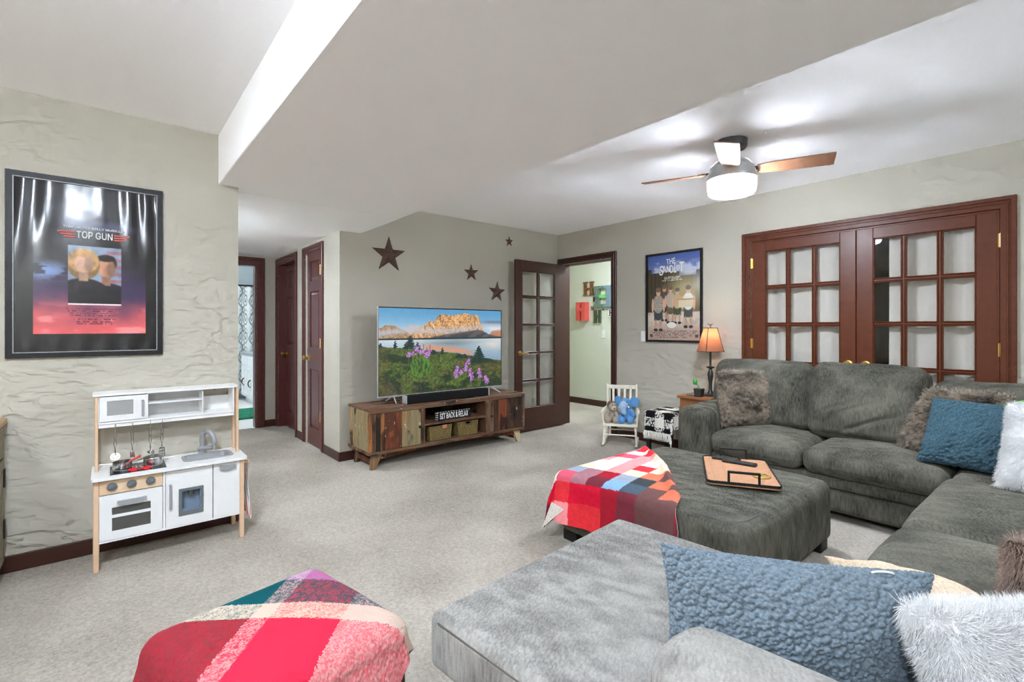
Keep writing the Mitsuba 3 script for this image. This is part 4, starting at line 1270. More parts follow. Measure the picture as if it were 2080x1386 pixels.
# --- soundbar
sb = thing('soundbar', 'long black soundbar with grey ends under the television', 'soundbar')
put(sb + '__grille', box(2.10, 3.03, 4.005, 4.075, SZ + .002, SZ + .078, .006), mat('speaker_cloth', C(30, 30, 30), .9, .1))
put(sb + '__end_cap', box(2.085, 2.10, 4.002, 4.078, SZ + .002, SZ + .080, .004), M_SILVER)
put(sb + '__end_cap', box(3.03, 3.045, 4.002, 4.078, SZ + .002, SZ + .080, .004), M_SILVER)
# --- sign
sg = thing('sign', 'black sign with dotted border reading sit back and relax on the stand shelf', 'sign')
put(sg + '__block', box(2.402, 2.792, 3.99, 4.025, .346, .428, .003), M_BLACK)
tx = meshkit.text_mesh('SIT BACK & RELAX', .062, .0012, True)
e = tx.bounds
tx = move(tx, np.diag([.325 / (e[1][0] - e[0][0]), .056 / (e[1][1] - e[0][1]), 1.0]))
tx = move(tx, np.array([[1, 0, 0], [0, 0, -1], [0, 1, 0]]), (0, 0, 0))
e = tx.bounds
put(sg + '__lettering', move(tx, None, (2.436 - e[0][0], 3.9895 - e[1][1], .357 - e[0][2])), M_WHITE)
dots = []
for i in range(13):
    dots.append(box(2.408 + i * .030, 2.422 + i * .030, 3.9885, 3.99, .421, .426, 0))
for i in range(4):
    dots.append(box(2.4035, 2.412, 3.9885, 3.99, .352 + i * .02, .361 + i * .02, 0))
    dots.append(box(2.4015, 2.402, 3.995, 4.02, .352 + i * .02, .361 + i * .02, 0))
put(sg + '__dotted_border', cat(*dots), M_WHITE, stuff=True)
# --- baskets
M_WICK = mat('woven_strip', wood(0, (134, 116, 70), (84, 70, 40), .6, .6), .6, .3)
M_WICK2 = mat('woven_strip_dark', C(92, 78, 46), .65, .3)


def basket(name, label, x0, x1, y0, y1, z0, z1, hole=True, extra=None):
    t = thing('basket', label, 'basket', None)
    fl = .014
    nr, nc = 6, 12
    # walls as woven strips, front and left side seen
    V = lambda s, zz: (x0 + fl * (1 - (zz - z0) / (z1 - z0)) * 1.0, x1 - fl * (1 - (zz - z0) / (z1 - z0)))
    put(t + '__liner', cat(slab(Polygon([(V(0, z0)[0], z0), (V(0, z0)[1], z0), (x1, z1), (x0, z1)]).difference(rect((x0 + x1) / 2 - .022, (x0 + x1) / 2 + .022, z1 - .030, z1 - .012) if hole else Polygon()), .003, 'y', y0 + .003),
                          slab(Polygon([(V(0, z0)[0], z0), (V(0, z0)[1], z0), (x1, z1), (x0, z1)]), .003, 'y', y1 - .004),
                          hull([(V(0, z0)[0], y0 + .004, z0), (V(0, z0)[0], y1 - .004, z0), (x0, y0 + .004, z1), (x0, y1 - .004, z1), (V(0, z0)[0] + .003, y0 + .004, z0), (V(0, z0)[0] + .003, y1 - .004, z0), (x0 + .003, y0 + .004, z1), (x0 + .003, y1 - .004, z1)]),
                          hull([(V(0, z0)[1], y0 + .004, z0), (V(0, z0)[1], y1 - .004, z0), (x1, y0 + .004, z1), (x1, y1 - .004, z1), (V(0, z0)[1] - .003, y0 + .004, z0), (V(0, z0)[1] - .003, y1 - .004, z0), (x1 - .003, y0 + .004, z1), (x1 - .003, y1 - .004, z1)]),
                          box(V(0, z0)[0], V(0, z0)[1], y0 + .004, y1 - .004, z0, z0 + .003, 0)), M_WICK2)
    ms = []
    for r_ in range(nr):
        za, zb = z0 + (z1 - z0) * r_ / nr, z0 + (z1 - z0) * (r_ + 1) / nr
        l_, rr_ = V(0, (za + zb) / 2)
        for c_ in range(nc):
            a, b = l_ + (rr_ - l_) * c_ / nc, l_ + (rr_ - l_) * (c_ + 1) / nc
            if hole and zb > z1 - .031 and za < z1 - .010 and b > (x0 + x1) / 2 - .022 and a < (x0 + x1) / 2 + .022:
                continue
            k = (r_ + c_) % 2
            ms.append(box(a + .001, b - .001, y0 - .001 - .002 * k, y0 + .003, za + .001, zb - .001, .002))
        for c_ in range(8):
            a, b = y0 + (y1 - y0) * c_ / 8, y0 + (y1 - y0) * (c_ + 1) / 8
            k = (r_ + c_) % 2
            ms.append(box(l_ - .002 - .002 * k, l_ + .001, a + .001, b - .001, za + .001, zb - .001, .002))
    put(t + '__weave', cat(*ms), M_WICK, stuff=True)
    put(t + '__rim', cat(box(x0 - .003, x1 + .003, y0 - .003, y0 + .006, z1 - .006, z1 + .002, .002), box(x0 - .003, x1 + .003, y1 - .006, y1 + .003, z1 - .006, z1 + .002, .002), box(x0 - .003, x0 + .006, y0, y1, z1 - .006, z1 + .002, .002), box(x1 - .006, x1 + .003, y0, y1, z1 - .006, z1 + .002, .002)), M_WICK2)
    return t


zb = SB0 + .031
basket('basket', 'woven basket on the left of the lower shelf with a pinkish thing at its handle', 2.31, 2.565, 3.975, 4.22, zb, .302, False)
single('paper_scrap', move(soft((.026, .006, .018), .005, 12, (0, 0, 0), .004, 40, 3), None, (2.475, 3.968, .290)), mat('scrap_pink', C(188, 120, 92), .7), 'crumpled pinkish brown tag hooked on the left basket', 'tag', smooth=True)
basket('basket', 'woven basket with an open handle slot on the right of the lower shelf', 2.628, 2.878, 3.975, 4.22, zb, .310, True)
# small dark box behind the sign
single('media_box', box(2.58, 2.72, 4.20, 4.34, .346, .44, .004), mat('box_grey', C(58, 58, 56), .5), 'small dark grey box behind the sign on the shelf', 'box')


# ------------------------------------------------------------------ barn stars
M_RUST = mat('rust_star', lambda p, n, uv: mix(C(96, 72, 62), C(64, 46, 40), fb(p.x * 40, p.z * 40)), 0.5, 0.4)


def star(x, z, R, label, tilt=0):
    v = [(0, -.22 * R - .004, 0)]
    for i in range(10):
        a = math.radians(90 + 36 * i + tilt)
        q = R if i % 2 == 0 else R * .39
        v.append((q * math.cos(a), -.003, q * math.sin(a)))
    v.append((0, -.001, 0))
    f = []
    for i in range(10):
        j = (i + 1) % 10
        f += [[0, 1 + i, 1 + j], [11, 1 + j, 1 + i]]
    m = trimesh.Trimesh(np.array(v), np.array(f), process=False)
    m.faces = m.faces[:, ::-1] if m.face_normals[0][1] > 0 else m.faces
    single('barn_star', move(m, None, (x, YT, z)), M_RUST, label, 'wall star')


star(2.127, 1.952, .185, 'largest rusty metal barn star, at the upper left on the television wall', 0)
star(3.667, 2.262, .066, 'smallest rusty barn star, high up near the room corner', 2)
star(3.117, 1.850, .102, 'second smallest rusty barn star, between the largest one and the one nearest the glazed door', 2)
star(3.481, 1.652, .130, 'second largest rusty barn star, nearest the open glazed door', -3)


# ------------------------------------------------------------------ framed posters
def vcol(name, rough, spec, coat):
    scene['mat_' + name] = {'type': 'twosided', 'bsdf': {'type': 'principled', 'base_color': {'type': 'mesh_attribute', 'name': 'vertex_color'}, 'roughness': rough, 'specular': spec, 'clearcoat': coat, 'clearcoat_gloss': 0.96}}
    return 'mat_' + name


M_PRINT = vcol('poster_print', 0.17, 0.35, 0.30)
G255 = lambda *k: np.array(k, float) / 255
SS = lambda a, b, x: np.clip((x - a) / (b - a), 0, 1) ** 2 * (3 - 2 * np.clip((x - a) / (b - a), 0, 1))


def F2(x, y, s=0, o=4):
    return meshkit.fbm(np.stack([x, y, 0 * x + s], -1), o, s)


def over(c, k, m):
    m = np.clip(m, 0, 1)[..., None]
    return c * (1 - m) + np.asarray(k) * m


def ell(u, v, x, y, a, b, e=.12):
    return 1 - SS(1 - e, 1 + e, np.sqrt(((u - x) / a) ** 2 + ((v - y) / b) ** 2))


def bustle(c, u, v, x, y, s, skin, hair, coat, asp=.67, longhair=False):
    """a plain head and shoulders, nobody in particular"""
    k = 1.48 if asp < 1 else 1.0
    if longhair:
        c = over(c, hair * .7, ell(u, v, x, y - .012 * s, .070 * s * k, .080 * s, .05))
        c = over(c, hair * (.75 + .5 * F2(u * 60, v * 30, 50))[..., None], ell(u, v, x, y + .010 * s, .066 * s * k, .066 * s, .08))
    c = over(c, coat, ell(u, v, x, y - .190 * s, .125 * s * k, .105 * s, .04))
    c = over(c, coat * 1.7, ell(u, v, x - .03 * s * k, y - .175 * s, .012 * s * k, .07 * s, .1) * .5)
    c = over(c, skin * .8, (np.abs(u - x) < .020 * s * k) * (v < y - .03 * s) * (v > y - .10 * s))
    c = over(c, hair, ell(u, v, x, y + .022 * s, .046 * s * k, .045 * s, .05))
    c = over(c, skin, ell(u, v, x, y - .004 * s, .038 * s * k, .050 * s, .05))
    c = over(c, skin * .78, ell(u, v, x + .022 * s * k, y - .006 * s, .018 * s * k, .044 * s, .3) * .8)
    c = over(c, hair, ell(u, v, x, y + .047 * s, .040 * s * k, .018 * s, .1))
    return c


def paint_one(u, v):
    c = np.zeros(u.shape + (3,)) + G255(30, 29, 30)
    c = c + (0.10 * (F2(u * 2, v * 2, 3) - .4))[..., None]
    a = (u > .12) & (u < .915) & (v > .105)
    m = F2(u * 4, v * 9, 5)
    cl = SS(.42, .10, v + .16 * (m - .5))
    c = np.where(a[..., None], over(over(c, G255(66, 52, 92), SS(.60, .34, v + .1 * (m - .5)) * .8), G255(224, 98, 98), cl), c)
    c = np.where(a[..., None], over(c, G255(238, 150, 150), SS(.5, .7, F2(u * 5, v * 16, 8)) * SS(.34, .16, v) * .8), c)
    c = np.where(a[..., None], over(c, G255(120, 150, 196), ell(u, v, .20, .475, .14, .045, .9) * SS(.4, .6, F2(u * 8, v * 30, 9)) * .9), c)
    c = np.where(a[..., None], over(c, G255(86, 88, 132), ell(u, v, .55, .76, .26, .035, .5) * .55), c)
    # framed double portrait of two plain figures
    p = (u > .345) & (u < .725) & (v > .285) & (v < .635)
    q = np.zeros_like(c) + G255(150, 166, 190)
    q = over(q, G255(226, 206, 200), SS(.5, .62, F2(u * 3, v * 14, 11)) * (u > .55) * .8)
    q = over(q, G255(196, 84, 84), (np.abs(np.sin(v * 70)) > .75) * (u > .62) * .5)
    q = bustle(q, u, v, .615, .515, 1.15, G255(206, 152, 122), G255(40, 30, 28), G255(34, 34, 44))
    q = bustle(q, u, v, .455, .535, 1.12, G255(226, 180, 152), G255(202, 158, 104), G255(40, 36, 42), longhair=True)
    q = sum(np.roll(np.roll(q, a, 0), b, 1) for a in (-1, 0, 1) for b in (-1, 0, 1)) / 9
    q = q * (.60 + .5 * F2(u * 14, v * 14, 51))[..., None]
    q = over(q, G255(30, 26, 32), SS(.42, .30, v) * .95)
    c = np.where(p[..., None], q, c)
    c = np.where(((u > .345) & (u < .725) & (np.abs(v - .283) < .004))[..., None], G255(236, 214, 220), c)
    # fine print as grey rows
    for k in range(7):
        y = .255 - .013 * k - (.012 if k > 3 else 0)
        w = .20 - .012 * k
        c = over(c, G255(96, 34, 52), ((np.abs(v - y) < .004) & (np.abs(u - .535) < w) & (F2(u * 90, v * 0 + k, 20 + k, 1) > .42)) * .75)
    return np.clip(c, 0, 1)


def paint_two(u, v):
    t = SS(.62, 1, v)[..., None]
    c = G255(140, 150, 186) * (1 - t) + G255(74, 96, 158) * t
    c = over(c, G255(196, 204, 226), SS(.46, .68, F2(u * 5, v * 11, 4)) * SS(.70, .78, v) * (1 - SS(.88, .95, v)) * .85)
    fh = .76 + .05 * np.floor(2.2 * F2(np.floor(u * 13) / 2.0, 0 * v, 7, 1))
    c = over(c, G255(70, 60, 44), v < fh - .02)
    c = over(c, G255(40, 36, 28), ((np.abs(u * 13 - np.round(u * 13)) < .05) & (v < fh - .02)))
    c = over(c, G255(206, 190, 128), ell(u, v, .72, .53, .30, .20, .8) * .75)
    c = over(c, G255(206, 194, 178), SS(.345, .325, v + .02 * F2(u * 9, 0 * v, 8)))
    c = over(c, G255(172, 142, 128), SS(.26, .06, v) * .8)
    c = over(c, G255(170, 158, 142), SS(.5, .65, F2(u * 26, v * 30, 9)) * (v < .33) * .6)
    # a row of plain young figures
    for (x, y, s, top, leg, skin) in [(.33, .60, .92, G255(86, 70, 60), G255(52, 48, 42), G255(196, 150, 122)), (.45, .585, .95, G255(186, 170, 150), G255(96, 84, 62), G255(206, 166, 140)), (.58, .56, .9, G255(196, 166, 130), G255(70, 72, 52), G255(206, 170, 140)), (.21, .565, 1.12, G255(196, 186, 170), G255(62, 66, 68), G255(212, 166, 140)), (.78, .575, 1.05, G255(232, 228, 220), G255(74, 76, 70), G255(214, 172, 146))]:
        c = over(c, leg, (np.abs(u - x - .0) < .075 * s) * (v < y - .16 * s) * (v > y - .30 * s))
        for d in (-.045, .045):
            c = over(c, skin * .9, ell(u, v, x + d * s, y - .345 * s, .020 * s, .06 * s))
            c = over(c, G255(50, 46, 44), ell(u, v, x + d * s, y - .40 * s, .035 * s, .016 * s))
        c = over(c, top, ell(u, v, x, y - .125 * s, .095 * s, .095 * s))
        if s > 1.1:
            c = over(c, top * .55, ell(u, v, x, y - .125 * s, .095 * s, .095 * s) * (np.sin(v * 420) > .2))
        for d in (-1, 1):
            c = over(c, skin, ell(u, v, x + d * .10 * s, y - .14 * s, .020 * s, .075 * s))
        c = over(c, skin, ell(u, v, x, y, .040 * s, .040 * s))
        c = over(c, skin * .55, ell(u, v, x, y + .022 * s, .046 * s, .026 * s))
    # a plain pale stall in front and a white plate on the sand
    c = over(c, G255(218, 206, 172), (u > .60) & (u < .86) & (v > .375) & (v < .46))
    c = over(c, G255(190, 150, 96), (u > .58) & (u < .88) & (v > .46) & (v < .475))
    c = over(c, G255(232, 226, 218), ell(u, v, .47, .175, .085, .035, .05))
    for k in range(5):
        y = .105 - .018 * k
        c = over(c, G255(110, 88, 80), ((np.abs(v - y) < .006) & (np.abs(u - .5) < .44 - .03 * k) & (F2(u * 70, 0 * v + k, 30 + k, 1) > .45)) * .8)
    for x in (.07, .93):
        c = over(c, G255(84, 66, 62), (np.abs(u - x) < .028) & (np.abs(v - .05) < .018))
    for k, w in enumerate((.15, .16, .19)):
        c = over(c, G255(226, 220, 208), ((np.abs(v - .735 + .019 * k) < .005) & (np.abs(u - .48) < w) & (F2(u * 80, 0 * v + k, 40 + k, 1) > .4)) * .9)
    return np.clip(c, 0, 1)


def lettering(text, h, width, bold=True):
    m = meshkit.text_mesh(text, h, .0015, bold)
    e = m.bounds
    m = move(m, None, (-(e[0][0] + e[1][0]) / 2, -e[0][1], 0))
    return move(m, np.diag([width / (e[1][0] - e[0][0]), h / (e[1][1] - e[0][1]), 1.0]))


TOY = np.array([[1, 0, 0], [0, 0, -1], [0, 1, 0]])          # letters standing on a wall that faces -y
TOX = np.array([[0, 0, -1], [-1, 0, 0], [0, 1, 0]])         # letters standing on a wall that faces -x
M_FRAMEB = mat('poster_frame_black', C(20, 19, 20), 0.45, 0.3)
M_SILV = mat('silver_lettering', C(196, 198, 196), 0.4)
# poster on the left wall
px0, px1, pz0, pz1 = -0.395, 0.246, 1.077, 2.029
po = thing('framed_poster', 'black framed film poster with rippled glossy sheet and pink clouds, above the play kitchen', 'poster')
fr = rect(px0, px1, pz0, pz1)
put(po + '__frame', cat(slab(fr.difference(fr.buffer(-.026)), .022, 'y', YL - .022)), M_FRAMEB)
put(po + '__inner_lip', slab(fr.buffer(-.026).difference(fr.buffer(-.030)), .014, 'y', YL - .018), M_KG)
mm, cc = picture(px0 + .03, px1 - .03, pz0 + .03, pz1 - .03, 230, 340, paint_one)
un, vn = (mm.vertices[:, 0] - px0) / (px1 - px0), (mm.vertices[:, 2] - pz0) / (pz1 - pz0)
rip = .0035 * np.sin(un * 34 + 3 * np.sin(un * 7) + (vn - .8) * 9 * (un - .5)) * SS(.45, .95, vn) + .0035 * (F2(un * 3, vn * 3, 60) - .5) + .0022 * np.sin(un * 40 * (1 - .3 * vn)) * SS(.16, .02, vn) + .002 * np.sin(vn * 26) * SS(.84, 1.0, un)
mm.vertices[:, 1] = YL - .008 + rip
put(po + '__sheet', mm, M_PRINT, True, color=cc)
t1 = lettering('TOP GUN', .038, .150)
put(po + '__title', move(t1, TOY, (-.055, YL - .0125, 1.715)), M_SILV)
t2 = lettering('TOM CRUISE KELLY McGILLIS', .012, .255)
put(po + '__credit_line', move(t2, TOY, (-.055, YL - .0125, 1.765)), M_SILV)
M_TRED = mat('title_red', C(196, 84, 74), .5)
for i in range(3):
    for a, b in ((-.205 + .012 * (2 - i), -.135), (.025, .095 - .012 * (2 - i))):
        put(po + '__title_bar', box(a, b, YL - .0125, YL - .0115, 1.715 + .013 * i, 1.722 + .013 * i, 0), M_TRED)
# poster on the right wall
py0, py1, qz0, qz1 = 2.443, 3.09, 1.086, 2.021
p2 = thing('framed_poster', 'black framed film poster with blue sky and a row of children, beside the lamp', 'poster')
fr = rect(py0, py1, qz0, qz1)
put(p2 + '__frame', slab(fr.difference(fr.buffer(-.020)), .022, 'x', XR - .022), M_FRAMEB)
mm, cc = picture(0, py1 - py0 - .04, 0, qz1 - qz0 - .04, 200, 290, paint_two)
v_ = mm.vertices.copy()
mm.vertices = np.stack([np.full(len(v_), XR - .006), py1 - .02 - v_[:, 0], qz0 + .02 + v_[:, 2]], 1)
put(p2 + '__sheet', mm, M_PRINT, True, color=cc)
M_CHALK = mat('chalk_lettering', C(232, 230, 222), .6)
tt = cat(move(lettering('THE', .058, .105), rot(Z_, 4), (0, .082, 0)), *[move(lettering(ch_, h_, w_), rot(Z_, r_), (x_, y_, 0)) for ch_, h_, w_, x_, y_, r_ in
         [('S', .105, .046, -.118, -.03, -6), ('A', .075, .042, -.075, -.004, 4), ('N', .066, .040, -.033, 0, -3), ('D', .080, .038, .010, -.010, 5), ('L', .100, .030, .047, -.012, -3), ('O', .050, .036, .082, .014, 6), ('T', .100, .052, .118, -.006, -3)]])
put(p2 + '__title', move(tt, TOX, (XR - .0065, py1 - .30, 1.815)), M_CHALK)
# switch plates
def plate(label, x, y, z, w, h):
    t = thing('light_switch', label, 'light switch')
    put(t + '__plate', box(x - .006, x, y - w / 2, y + w / 2, z - h / 2, z + h / 2, .002), M_PLAST)
    put(t + '__toggle', hull([(x - .006, y - .005, z - .012), (x - .006, y + .005, z - .012), (x - .006, y - .005, z + .012), (x - .006, y + .005, z + .012), (x - .016, y - .004, z + .004), (x - .016, y + .004, z + .004), (x - .015, y - .004, z + .011), (x - .015, y + .004, z + .011)]), M_PLAST)


plate('white light switch on the wall left of the poster with the row of children', XR, 3.126, 1.142, .070, .114)
plate('white light switch on the wall of the next room under the letters', 5.93, 4.874, 1.139, .080, .125)


# ------------------------------------------------------------------ letters on the wall of the next room
def H_poly(y0, y1, z0, z1, s, bar, serif=0, bz=None):
    g = rect(y0, y0 + s, z0, z1).union(rect(y1 - s, y1, z0, z1))
    zm = (z0 + z1) / 2 if bz is None else bz
    g = g.union(rect(y0, y1, zm - bar / 2, zm + bar / 2))
    if serif:
        for a in (y0, y1 - s):
            for b in (z0, z1 - serif):
                g = g.union(rect(a - serif * .7, a + s + serif * .7, b, b + serif))
    return g


WX = 5.93


def letter(label, poly, depth, m, extra=None):
    k = thing('wall_letter', label, 'letter')
    put(k + '__body', slab(poly, depth, 'x', WX - depth - .001), m)
    return k


rustl = mat('letter_rust', lambda p, n, uv: mix(C(132, 92, 52), C(92, 60, 34), fb(p.y * 30, p.z * 30)), .6)
letter('rusty brown serif letter H, topmost on the wall beyond the doorway', H_poly(5.07, 5.257, 1.752, 1.975, .055, .03, .022), .025, rustl)
g_ = mat('letter_green', C(96, 118, 100), .5)
g2 = mat('letter_lime', C(118, 192, 112), .5)
k_ = letter('large green and grey-blue serif letter H on the wall beyond the doorway', rect(4.925, 5.005, 1.56, 1.89).union(rect(4.845, 5.035, 1.56, 1.605)).union(rect(4.845, 5.035, 1.845, 1.89)), .05, g_)
put(k_ + '__crossbar', slab(rect(4.775, 4.925, 1.70, 1.755), .04, 'x', WX - .041), g2, label='bright green crossbar')
put(k_ + '__right_stem', slab(rect(4.695, 4.775, 1.56, 1.89).union(rect(4.65, 4.83, 1.56, 1.605)).union(rect(4.65, 4.83, 1.845, 1.89)), .05, 'x', WX - .051), mat('letter_blue', C(112, 134, 146), .5), label='weathered grey-blue stem')
letter('small black letter H beside the large green one', H_poly(5.022, 5.067, 1.648, 1.727, .014, .012), .012, M_BLACK)
letter('deep coral red block letter H, leftmost on the wall', H_poly(5.165, 5.36, 1.352, 1.648, .078, .06, 0, 1.53), .10, mat('letter_red', C(214, 88, 78), .5))
letter('tiny grey letter H between the red and the dark green ones', H_poly(5.068, 5.118, 1.516, 1.583, .018, .016, .006), .012, mat('letter_grey', C(128, 132, 116), .5))
letter('dark green plain letter H under the large green one', H_poly(4.91, 5.042, 1.312, 1.515, .042, .032), .03, mat('letter_dkgreen', C(62, 76, 50), .5))
k_ = letter('white square tile with a black letter H next to the door casing', rect(4.655, 4.755, 1.405, 1.53), .02, M_WHITE)
put(k_ + '__letter', slab(H_poly(4.672, 4.738, 1.42, 1.515, .018, .018, .008), .003, 'x', WX - .0245), M_BLACK)
letter('tiny dark letter H at the foot of the large green one', H_poly(4.862, 4.885, 1.508, 1.535, .008, .008), .01, mat('letter_pewter', C(92, 96, 88), .5))


# ------------------------------------------------------------------ right corner: lamp, end table, throw, rocking chair
M_ENDT = mat('end_table_wood', wood(0, (150, 98, 60), (96, 58, 36), .6, .6), .45, .35)
et = thing('end_table', 'reddish wooden end table between the sofa arm and the doorway', 'end table')
put(et + '__top', box(4.105, 4.475, 2.165, 2.495, .575, .600, .004), M_ENDT)
put(et + '__apron', box(4.125, 4.455, 2.185, 2.475, .50, .575, .003), M_ENDT)
for x in (4.14, 4.44):
    for y in (2.20, 2.46):
        put(et + '__leg', box(x - .02, x + .02, y - .02, y + .02, 0, .50, .003), M_ENDT)
LX, LY, LZ = 4.31, 2.272, .6005
M_BRONZE = mat('lamp_bronze', C(52, 54, 52), .35, .5, metallic=.3)
lp = thing('table_lamp', 'small dark table lamp with a lit copper tapered shade', 'lamp')
put(lp + '__base', lathe([(.001, 0), (.062, 0), (.064, .010), (.030, .022), (.016, .05), (.014, .12), (.020, .15), (.026, .185), (.024, .215), (.014, .24), (.012, .25), (.034, .262), (.038, .270), (.012, .276), (.001, .278)], 28, (LX, LY, LZ)), M_BRONZE, 40)
put(lp + '__stem', cyl((LX, LY, LZ + .276), (LX, LY, LZ + .50), .009, n=12), M_BRONZE, 40)
scene['mat_shade'] = {'type': 'principledthin', 'base_color': rgb(C(164, 112, 86)), 'roughness': 0.7, 'diff_trans': 0.9, 'spec_trans': 0.0}
sh = put(lp + '__shade', lathe([(.119, 1.015), (.060, 1.232)], 32, (LX, LY, 0), cap=False), 'mat_shade', True)
rb = []
for a in range(4):
    t_ = math.radians(90 * a + 190)
    rb.append(tube([(LX + .1205 * math.cos(t_), LY + .1205 * math.sin(t_), 1.014), (LX + .0612 * math.cos(t_), LY + .0612 * math.sin(t_), 1.233)], .0028, 6))
ring = lambda r, z: tube([(LX + r * math.cos(a), LY + r * math.sin(a), z) for a in np.linspace(0, 2 * math.pi, 40, endpoint=False)], .0028, 6, closed=True)
put(sh + '__ribs', cat(*rb, ring(.1195, 1.015), ring(.0605, 1.232), tube([(LX - .06, LY, 1.232), (LX + .06, LY, 1.232)], .002, 6), tube([(LX, LY - .06, 1.232), (LX, LY + .06, 1.232)], .002, 6)), M_BRONZE)
put(lp + '__finial', cat(cyl((LX, LY, 1.232), (LX, LY, 1.255), .003, n=8), tube(spline([(LX, LY, 1.252), (LX - .008, LY + .012, 1.266), (LX - .010, LY + .022, 1.270)], 8), .003, 6), tube(spline([(LX, LY, 1.252), (LX + .006, LY - .010, 1.266), (LX + .008, LY - .018, 1.270)], 8), .003, 6)), M_BRONZE)
put(lp + '__bulb', trimesh.creation.icosphere(2, .028).apply_translation((LX, LY, 1.165)), M_DIFF, True, emitter=em(W_WARM, P_BULB))
# things on the table
single('coaster', lathe([(.001, 0), (.044, 0), (.045, .006), (.001, .007)], 28, (4.20, 2.40, .6005)), M_SMOKE, 'dark round coaster at the front of the end table', 'coaster', smooth=30)
pt = thing('potted_plant', 'little black square pot with a shiny green bud beside the lamp', 'plant')
put(pt + '__pot', hull([(4.165 + a * (.036 if z else .028), 2.305 + b * (.036 if z else .028), .601 + z * .075) for a in (-1, 1) for b in (-1, 1) for z in (0, 1)]), M_BRONZE)
put(pt + '__bud', soft((.018, .018, .026), .017, 12, (0, 0, 0), 0, 1, 0, (4.155, 2.338, .735)), mat('green_bud', C(54, 150, 62), .15, .6), True)
put(pt + '__stem', tube(spline([(4.165, 2.305, .66), (4.166, 2.315, .70), (4.156, 2.336, .722)], 10), .004, 6), mat('stem_green', C(60, 110, 52), .5))
# low stool with the black and white throw
stl = thing('stool', 'low dark stool hidden under the black and white throw', 'stool')
put(stl + '__seat', rbox(4.03, 4.40, 2.50, 2.80, .34, .425, .02), M_BLACK, True)
for x in (4.06, 4.37):
    for y in (2.53, 2.77):
        put(stl + '__leg', box(x - .018, x + .018, y - .018, y + .018, 0, .345, .003), M_BLACK)


def drape(P2, hx, hy, r, top, flare=.12, fold=.012, ff=24.0, lim=None):
    """lay flat cloth points (n,2), centred on a table of half sizes hx, hy, over its round edge"""
    q = np.stack([np.clip(P2[:, 0], -hx + r, hx - r), np.clip(P2[:, 1], -hy + r, hy - r)], 1)
    d = P2 - q
    L = np.linalg.norm(d, axis=1)
    o = d / np.maximum(L, 1e-9)[:, None]
    a = np.minimum(L / r, math.pi / 2)
    dn = np.maximum(L - r * math.pi / 2, 0)
    arc = q[:, 0] * np.abs(o[:, 1]) + q[:, 1] * np.abs(o[:, 0]) + .12 * np.arctan2(o[:, 1], o[:, 0])
    out = r * np.sin(a) + flare * dn + fold * np.sin(arc * ff) * np.minimum(dn * 8, 1)
    z = top - r * (1 - np.cos(a)) - dn * math.sqrt(max(0, 1 - flare ** 2))
    if lim is not None:
        z = np.maximum(z, lim)
    return np.stack([q[:, 0] + o[:, 0] * out, q[:, 1] + o[:, 1] * out, z], 1)


def bw_c(p, n, uv):
    i, j = dr.floor((uv.x + .415) / .085), dr.floor((uv.y + .375) / .10)
    a, b = i - 2 * dr.floor(i / 2), j - 2 * dr.floor(j / 2)
    sp = dr.select(nz(p.x * 150 + p.y * 150, p.z * 150) > .5, 1.0, 0.0)
    k = dr.select((a + b) < .5, 0.0, dr.select((a + b) > 1.5, 1.0, sp))
    return mix(C(22, 22, 24), C(226, 222, 212), k)


M_BW = mat('black_white_throw', bw_c, .95, .05, lambda p, n, uv: nz(p.x * 300, p.y * 300, p.z * 300), .002, sheen=.4)
gu, gv = np.meshgrid(np.linspace(-.38, .16, 44), np.linspace(-.30, .165, 40), indexing='ij')
D = drape(np.stack([gu.ravel(), gv.ravel()], 1), .195, .155, .02, .429, .05, .006, 40)
D = D + np.array([4.215, 2.65, 0])
gm = grid_mesh(D.reshape(44, 40, 3))
tb = thing('throw_blanket', 'black and white buffalo check throw with white fringe over the low stool', 'blanket')
put(tb + '__cloth', gm, M_BW, True, uv=np.stack([gu.ravel(), gv.ravel()], 1))
fg = []
E0 = D.reshape(44, 40, 3)[0]
for i in range(0, 40):
    for s in (0, .5):
        b = E0[i] * (1 - s) + E0[min(i + 1, 39)] * s
        e = rng.normal(size=3) * .004
        fg.append(tube([b + (0, 0, .004), b + (-.004 + e[0], e[1], -.035), b + (-.002 - e[0], -e[1], -.075)], [.0025, .0035, .0012], 5))
put(tb + '__fringe', cat(*fg), mat('fringe_white', C(226, 222, 212), .9), stuff=True)

# child's rocking chair, local x right, y back, z up
M_CHAIR = mat('cream_paint', C(232, 226, 208), .45, .4)
cf = -(FWD * .96 + RGT * .28)
cf /= np.linalg.norm(cf)
cr = np.cross(cf, Z_) * -1
CHR = np.stack([cr * -1 if np.dot(cr, RGT) < 0 else cr, -cf, [0, 0, 1.0]], 1)
CHO = np.array([4.215, 3.225, 0])
rc = thing('rocking_chair', 'small cream painted child rocking chair in the corner by the doorway', 'chair')


def cp(key, m, sm=False):
    return put(rc + '__' + key, move(m, CHR, CHO), M_CHAIR, sm)


